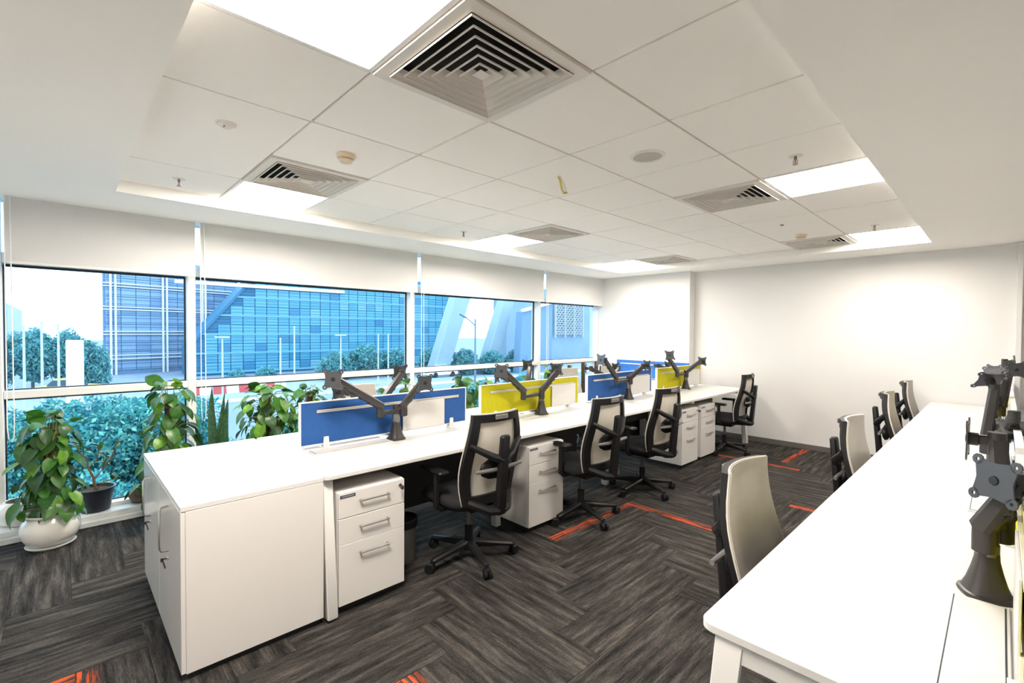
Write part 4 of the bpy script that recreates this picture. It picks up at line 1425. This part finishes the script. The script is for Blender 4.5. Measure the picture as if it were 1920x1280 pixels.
m_ = mb('ext_white'); m_.bar((.1, .5, 8.3), (.1, 6.5, 9.7), .6, .35); m_.build('coping', t_, smooth=0)

# --- far skyline
t_ = thing('skyline_block', 'hazy far office block on the left horizon', 'building', (-300, -14.4, ZG))
m_ = mb('ext_pane_f'); m_.prism([(-6, 0), (-2, 0), (-2, 16.5), (-6, 16.5)], Matrix(((0, 0, -1, 0), (1, 0, 0, 0), (0, 1, 0, 0), (0, 0, 0, 1))), 10); m_.build('dark_wing', t_, smooth=0)
m_ = mb('ext_lattice'); m_.prism([(-2, 0), (2.4, 0), (2.4, 13.5), (-2, 16.5)], Matrix(((0, 0, -1, 0), (1, 0, 0, 0), (0, 1, 0, 0), (0, 0, 0, 1))), 10); m_.build('pale_wing', t_, smooth=0)

# --- street furniture
t_ = thing('street_lamp', 'tall street lamp with one bent arm seen between the slanted legs', 'street lamp', (-25, 20.53, ZG))
m_ = mb('ext_lamp'); m_.tube([(0, 0, 0), (0, 0, 3), (0, 0, 6.35)], [.085, .07, .055], 10); m_.build('pole', t_)
m_ = mb('ext_lamp'); m_.tube([(0, 0, 5.9), (0, -.5, 6.25), (0, -1.0, 6.52)], .04, 8); m_.build('arm', t_)
m_ = mb('ext_lamp'); m_.bar((0, -.8, 6.42), (0, -1.35, 6.66), .18, .10, .02); m_.build('lamp_head', t_)
for lb, y, zt_, arm in (('white lamp post in front of the slanted end of the glass building', 6.52, 1.09, True), ('plain white flagpole, left of a taller pair', 9.56, .95, False),
                   ('tallest white flagpole before the glass building', 10.36, 1.66, False), ('white lamp post rising from the trees', 13.28, 1.2, True), ('white mast behind the monitor arm plate', 15.95, 1.2, False),
                   ('white pole at the right edge of the second window', 16.72, 1.2, False), ('thin white pole farthest left outside', -1.14, 1.6, False), ('thin white pole second from the left outside', -.58, 1.76, False),
                   ('thin white pole right of the two leftmost ones', -.04, 1.65, False)):
    t_ = thing('white_pole', lb, 'pole', (-30, y, ZG))
    m_ = mb('ext_pole'); m_.tube([(0, 0, 0), (0, 0, zt_ - ZG)], [.06, .04], 8); m_.build('shaft', t_)
    m_ = mb('ext_pole')
    if arm: m_.box((0, 0, zt_ - ZG), (.25, .7, .08), .02)
    else: m_.lathe([(.05, 0), (.06, .05), (0, .11)], 8, Matrix.Translation((0, 0, zt_ - ZG)))
    m_.build('pole_top', t_)
t_ = thing('advert_pillar', 'white advertising pillar standing among the trees on the left', 'sign', (-46, .78, ZG))
m_ = mb('ext_white'); m_.box((0, 0, 2.45), (.5, .95, 4.5), .04); m_.build('panel', t_)
m_ = mb('ext_lattice'); m_.box((0, 0, .12), (.8, 1.2, .24), .03); m_.build('footing', t_)
for k in range(8):
    o_ = mb('ext_red' if k % 2 == 0 else 'ext_white')
    o_.add([(-.25, -.48, 0), (.25, -.48, 0), (.25, .48, 0), (-.25, .48, 0), (-.1, -.48, .62), (.1, -.48, .62), (.1, .48, .62), (-.1, .48, .62)], [(3, 2, 1, 0), (4, 5, 6, 7), (0, 1, 5, 4), (1, 2, 6, 5), (2, 3, 7, 6), (3, 0, 4, 7)])
    o_ = o_.build('road_barrier', None, (-46.5, 7.9 + k * .98, ZG + .02), smooth=0)
    if k % 2 == 0: tag(o_, '%s red road barrier from the left in the roadside row' % ORD[k // 2], 'barrier', 'red road barriers')
    else: tag(o_, '%s white road barrier from the left in the roadside row' % ORD[k // 2], 'barrier', 'white road barriers')
def car(label, x, y, m, s=1.0):
    t_ = thing('car', label, 'car', (x, y, ZG + .02))
    b = mb(m); b.prism([(-2, .3), (2, .3), (2.05, .75), (1.3, .85), (-1.4, .9), (-2.05, .8)], Matrix(((0, 0, -1, .8), (1, 0, 0, 0), (0, 1, 0, 0), (0, 0, 0, 1))), 1.6); b.build('body', t_, smooth=0)
    b = mb('ext_car_glass'); b.prism([(-1.4, .88), (1.1, .85), (.6, 1.35), (-1.0, 1.35)], Matrix(((0, 0, -1, .7), (1, 0, 0, 0), (0, 1, 0, 0), (0, 0, 0, 1))), 1.4); b.build('cabin', t_, smooth=0)
    b = mb(m); b.box((0, -.2, 1.38), (1.35, 1.6, .06), .02); b.build('roof', t_)
    for yy in (-1.25, 1.25):
        for xx in (-.72, .72):
            b = mb('ext_tyre'); b.cyl((xx - .1, yy, .32), (xx + .1, yy, .32), .32, 14); b.build('wheel', t_)
car('white car on the road just right of the second window mullion', -47, 33.2, 'ext_car_white')
car('yellow taxi on the road above the leafy crowns at the far left', -53, .6, 'ext_yellow')
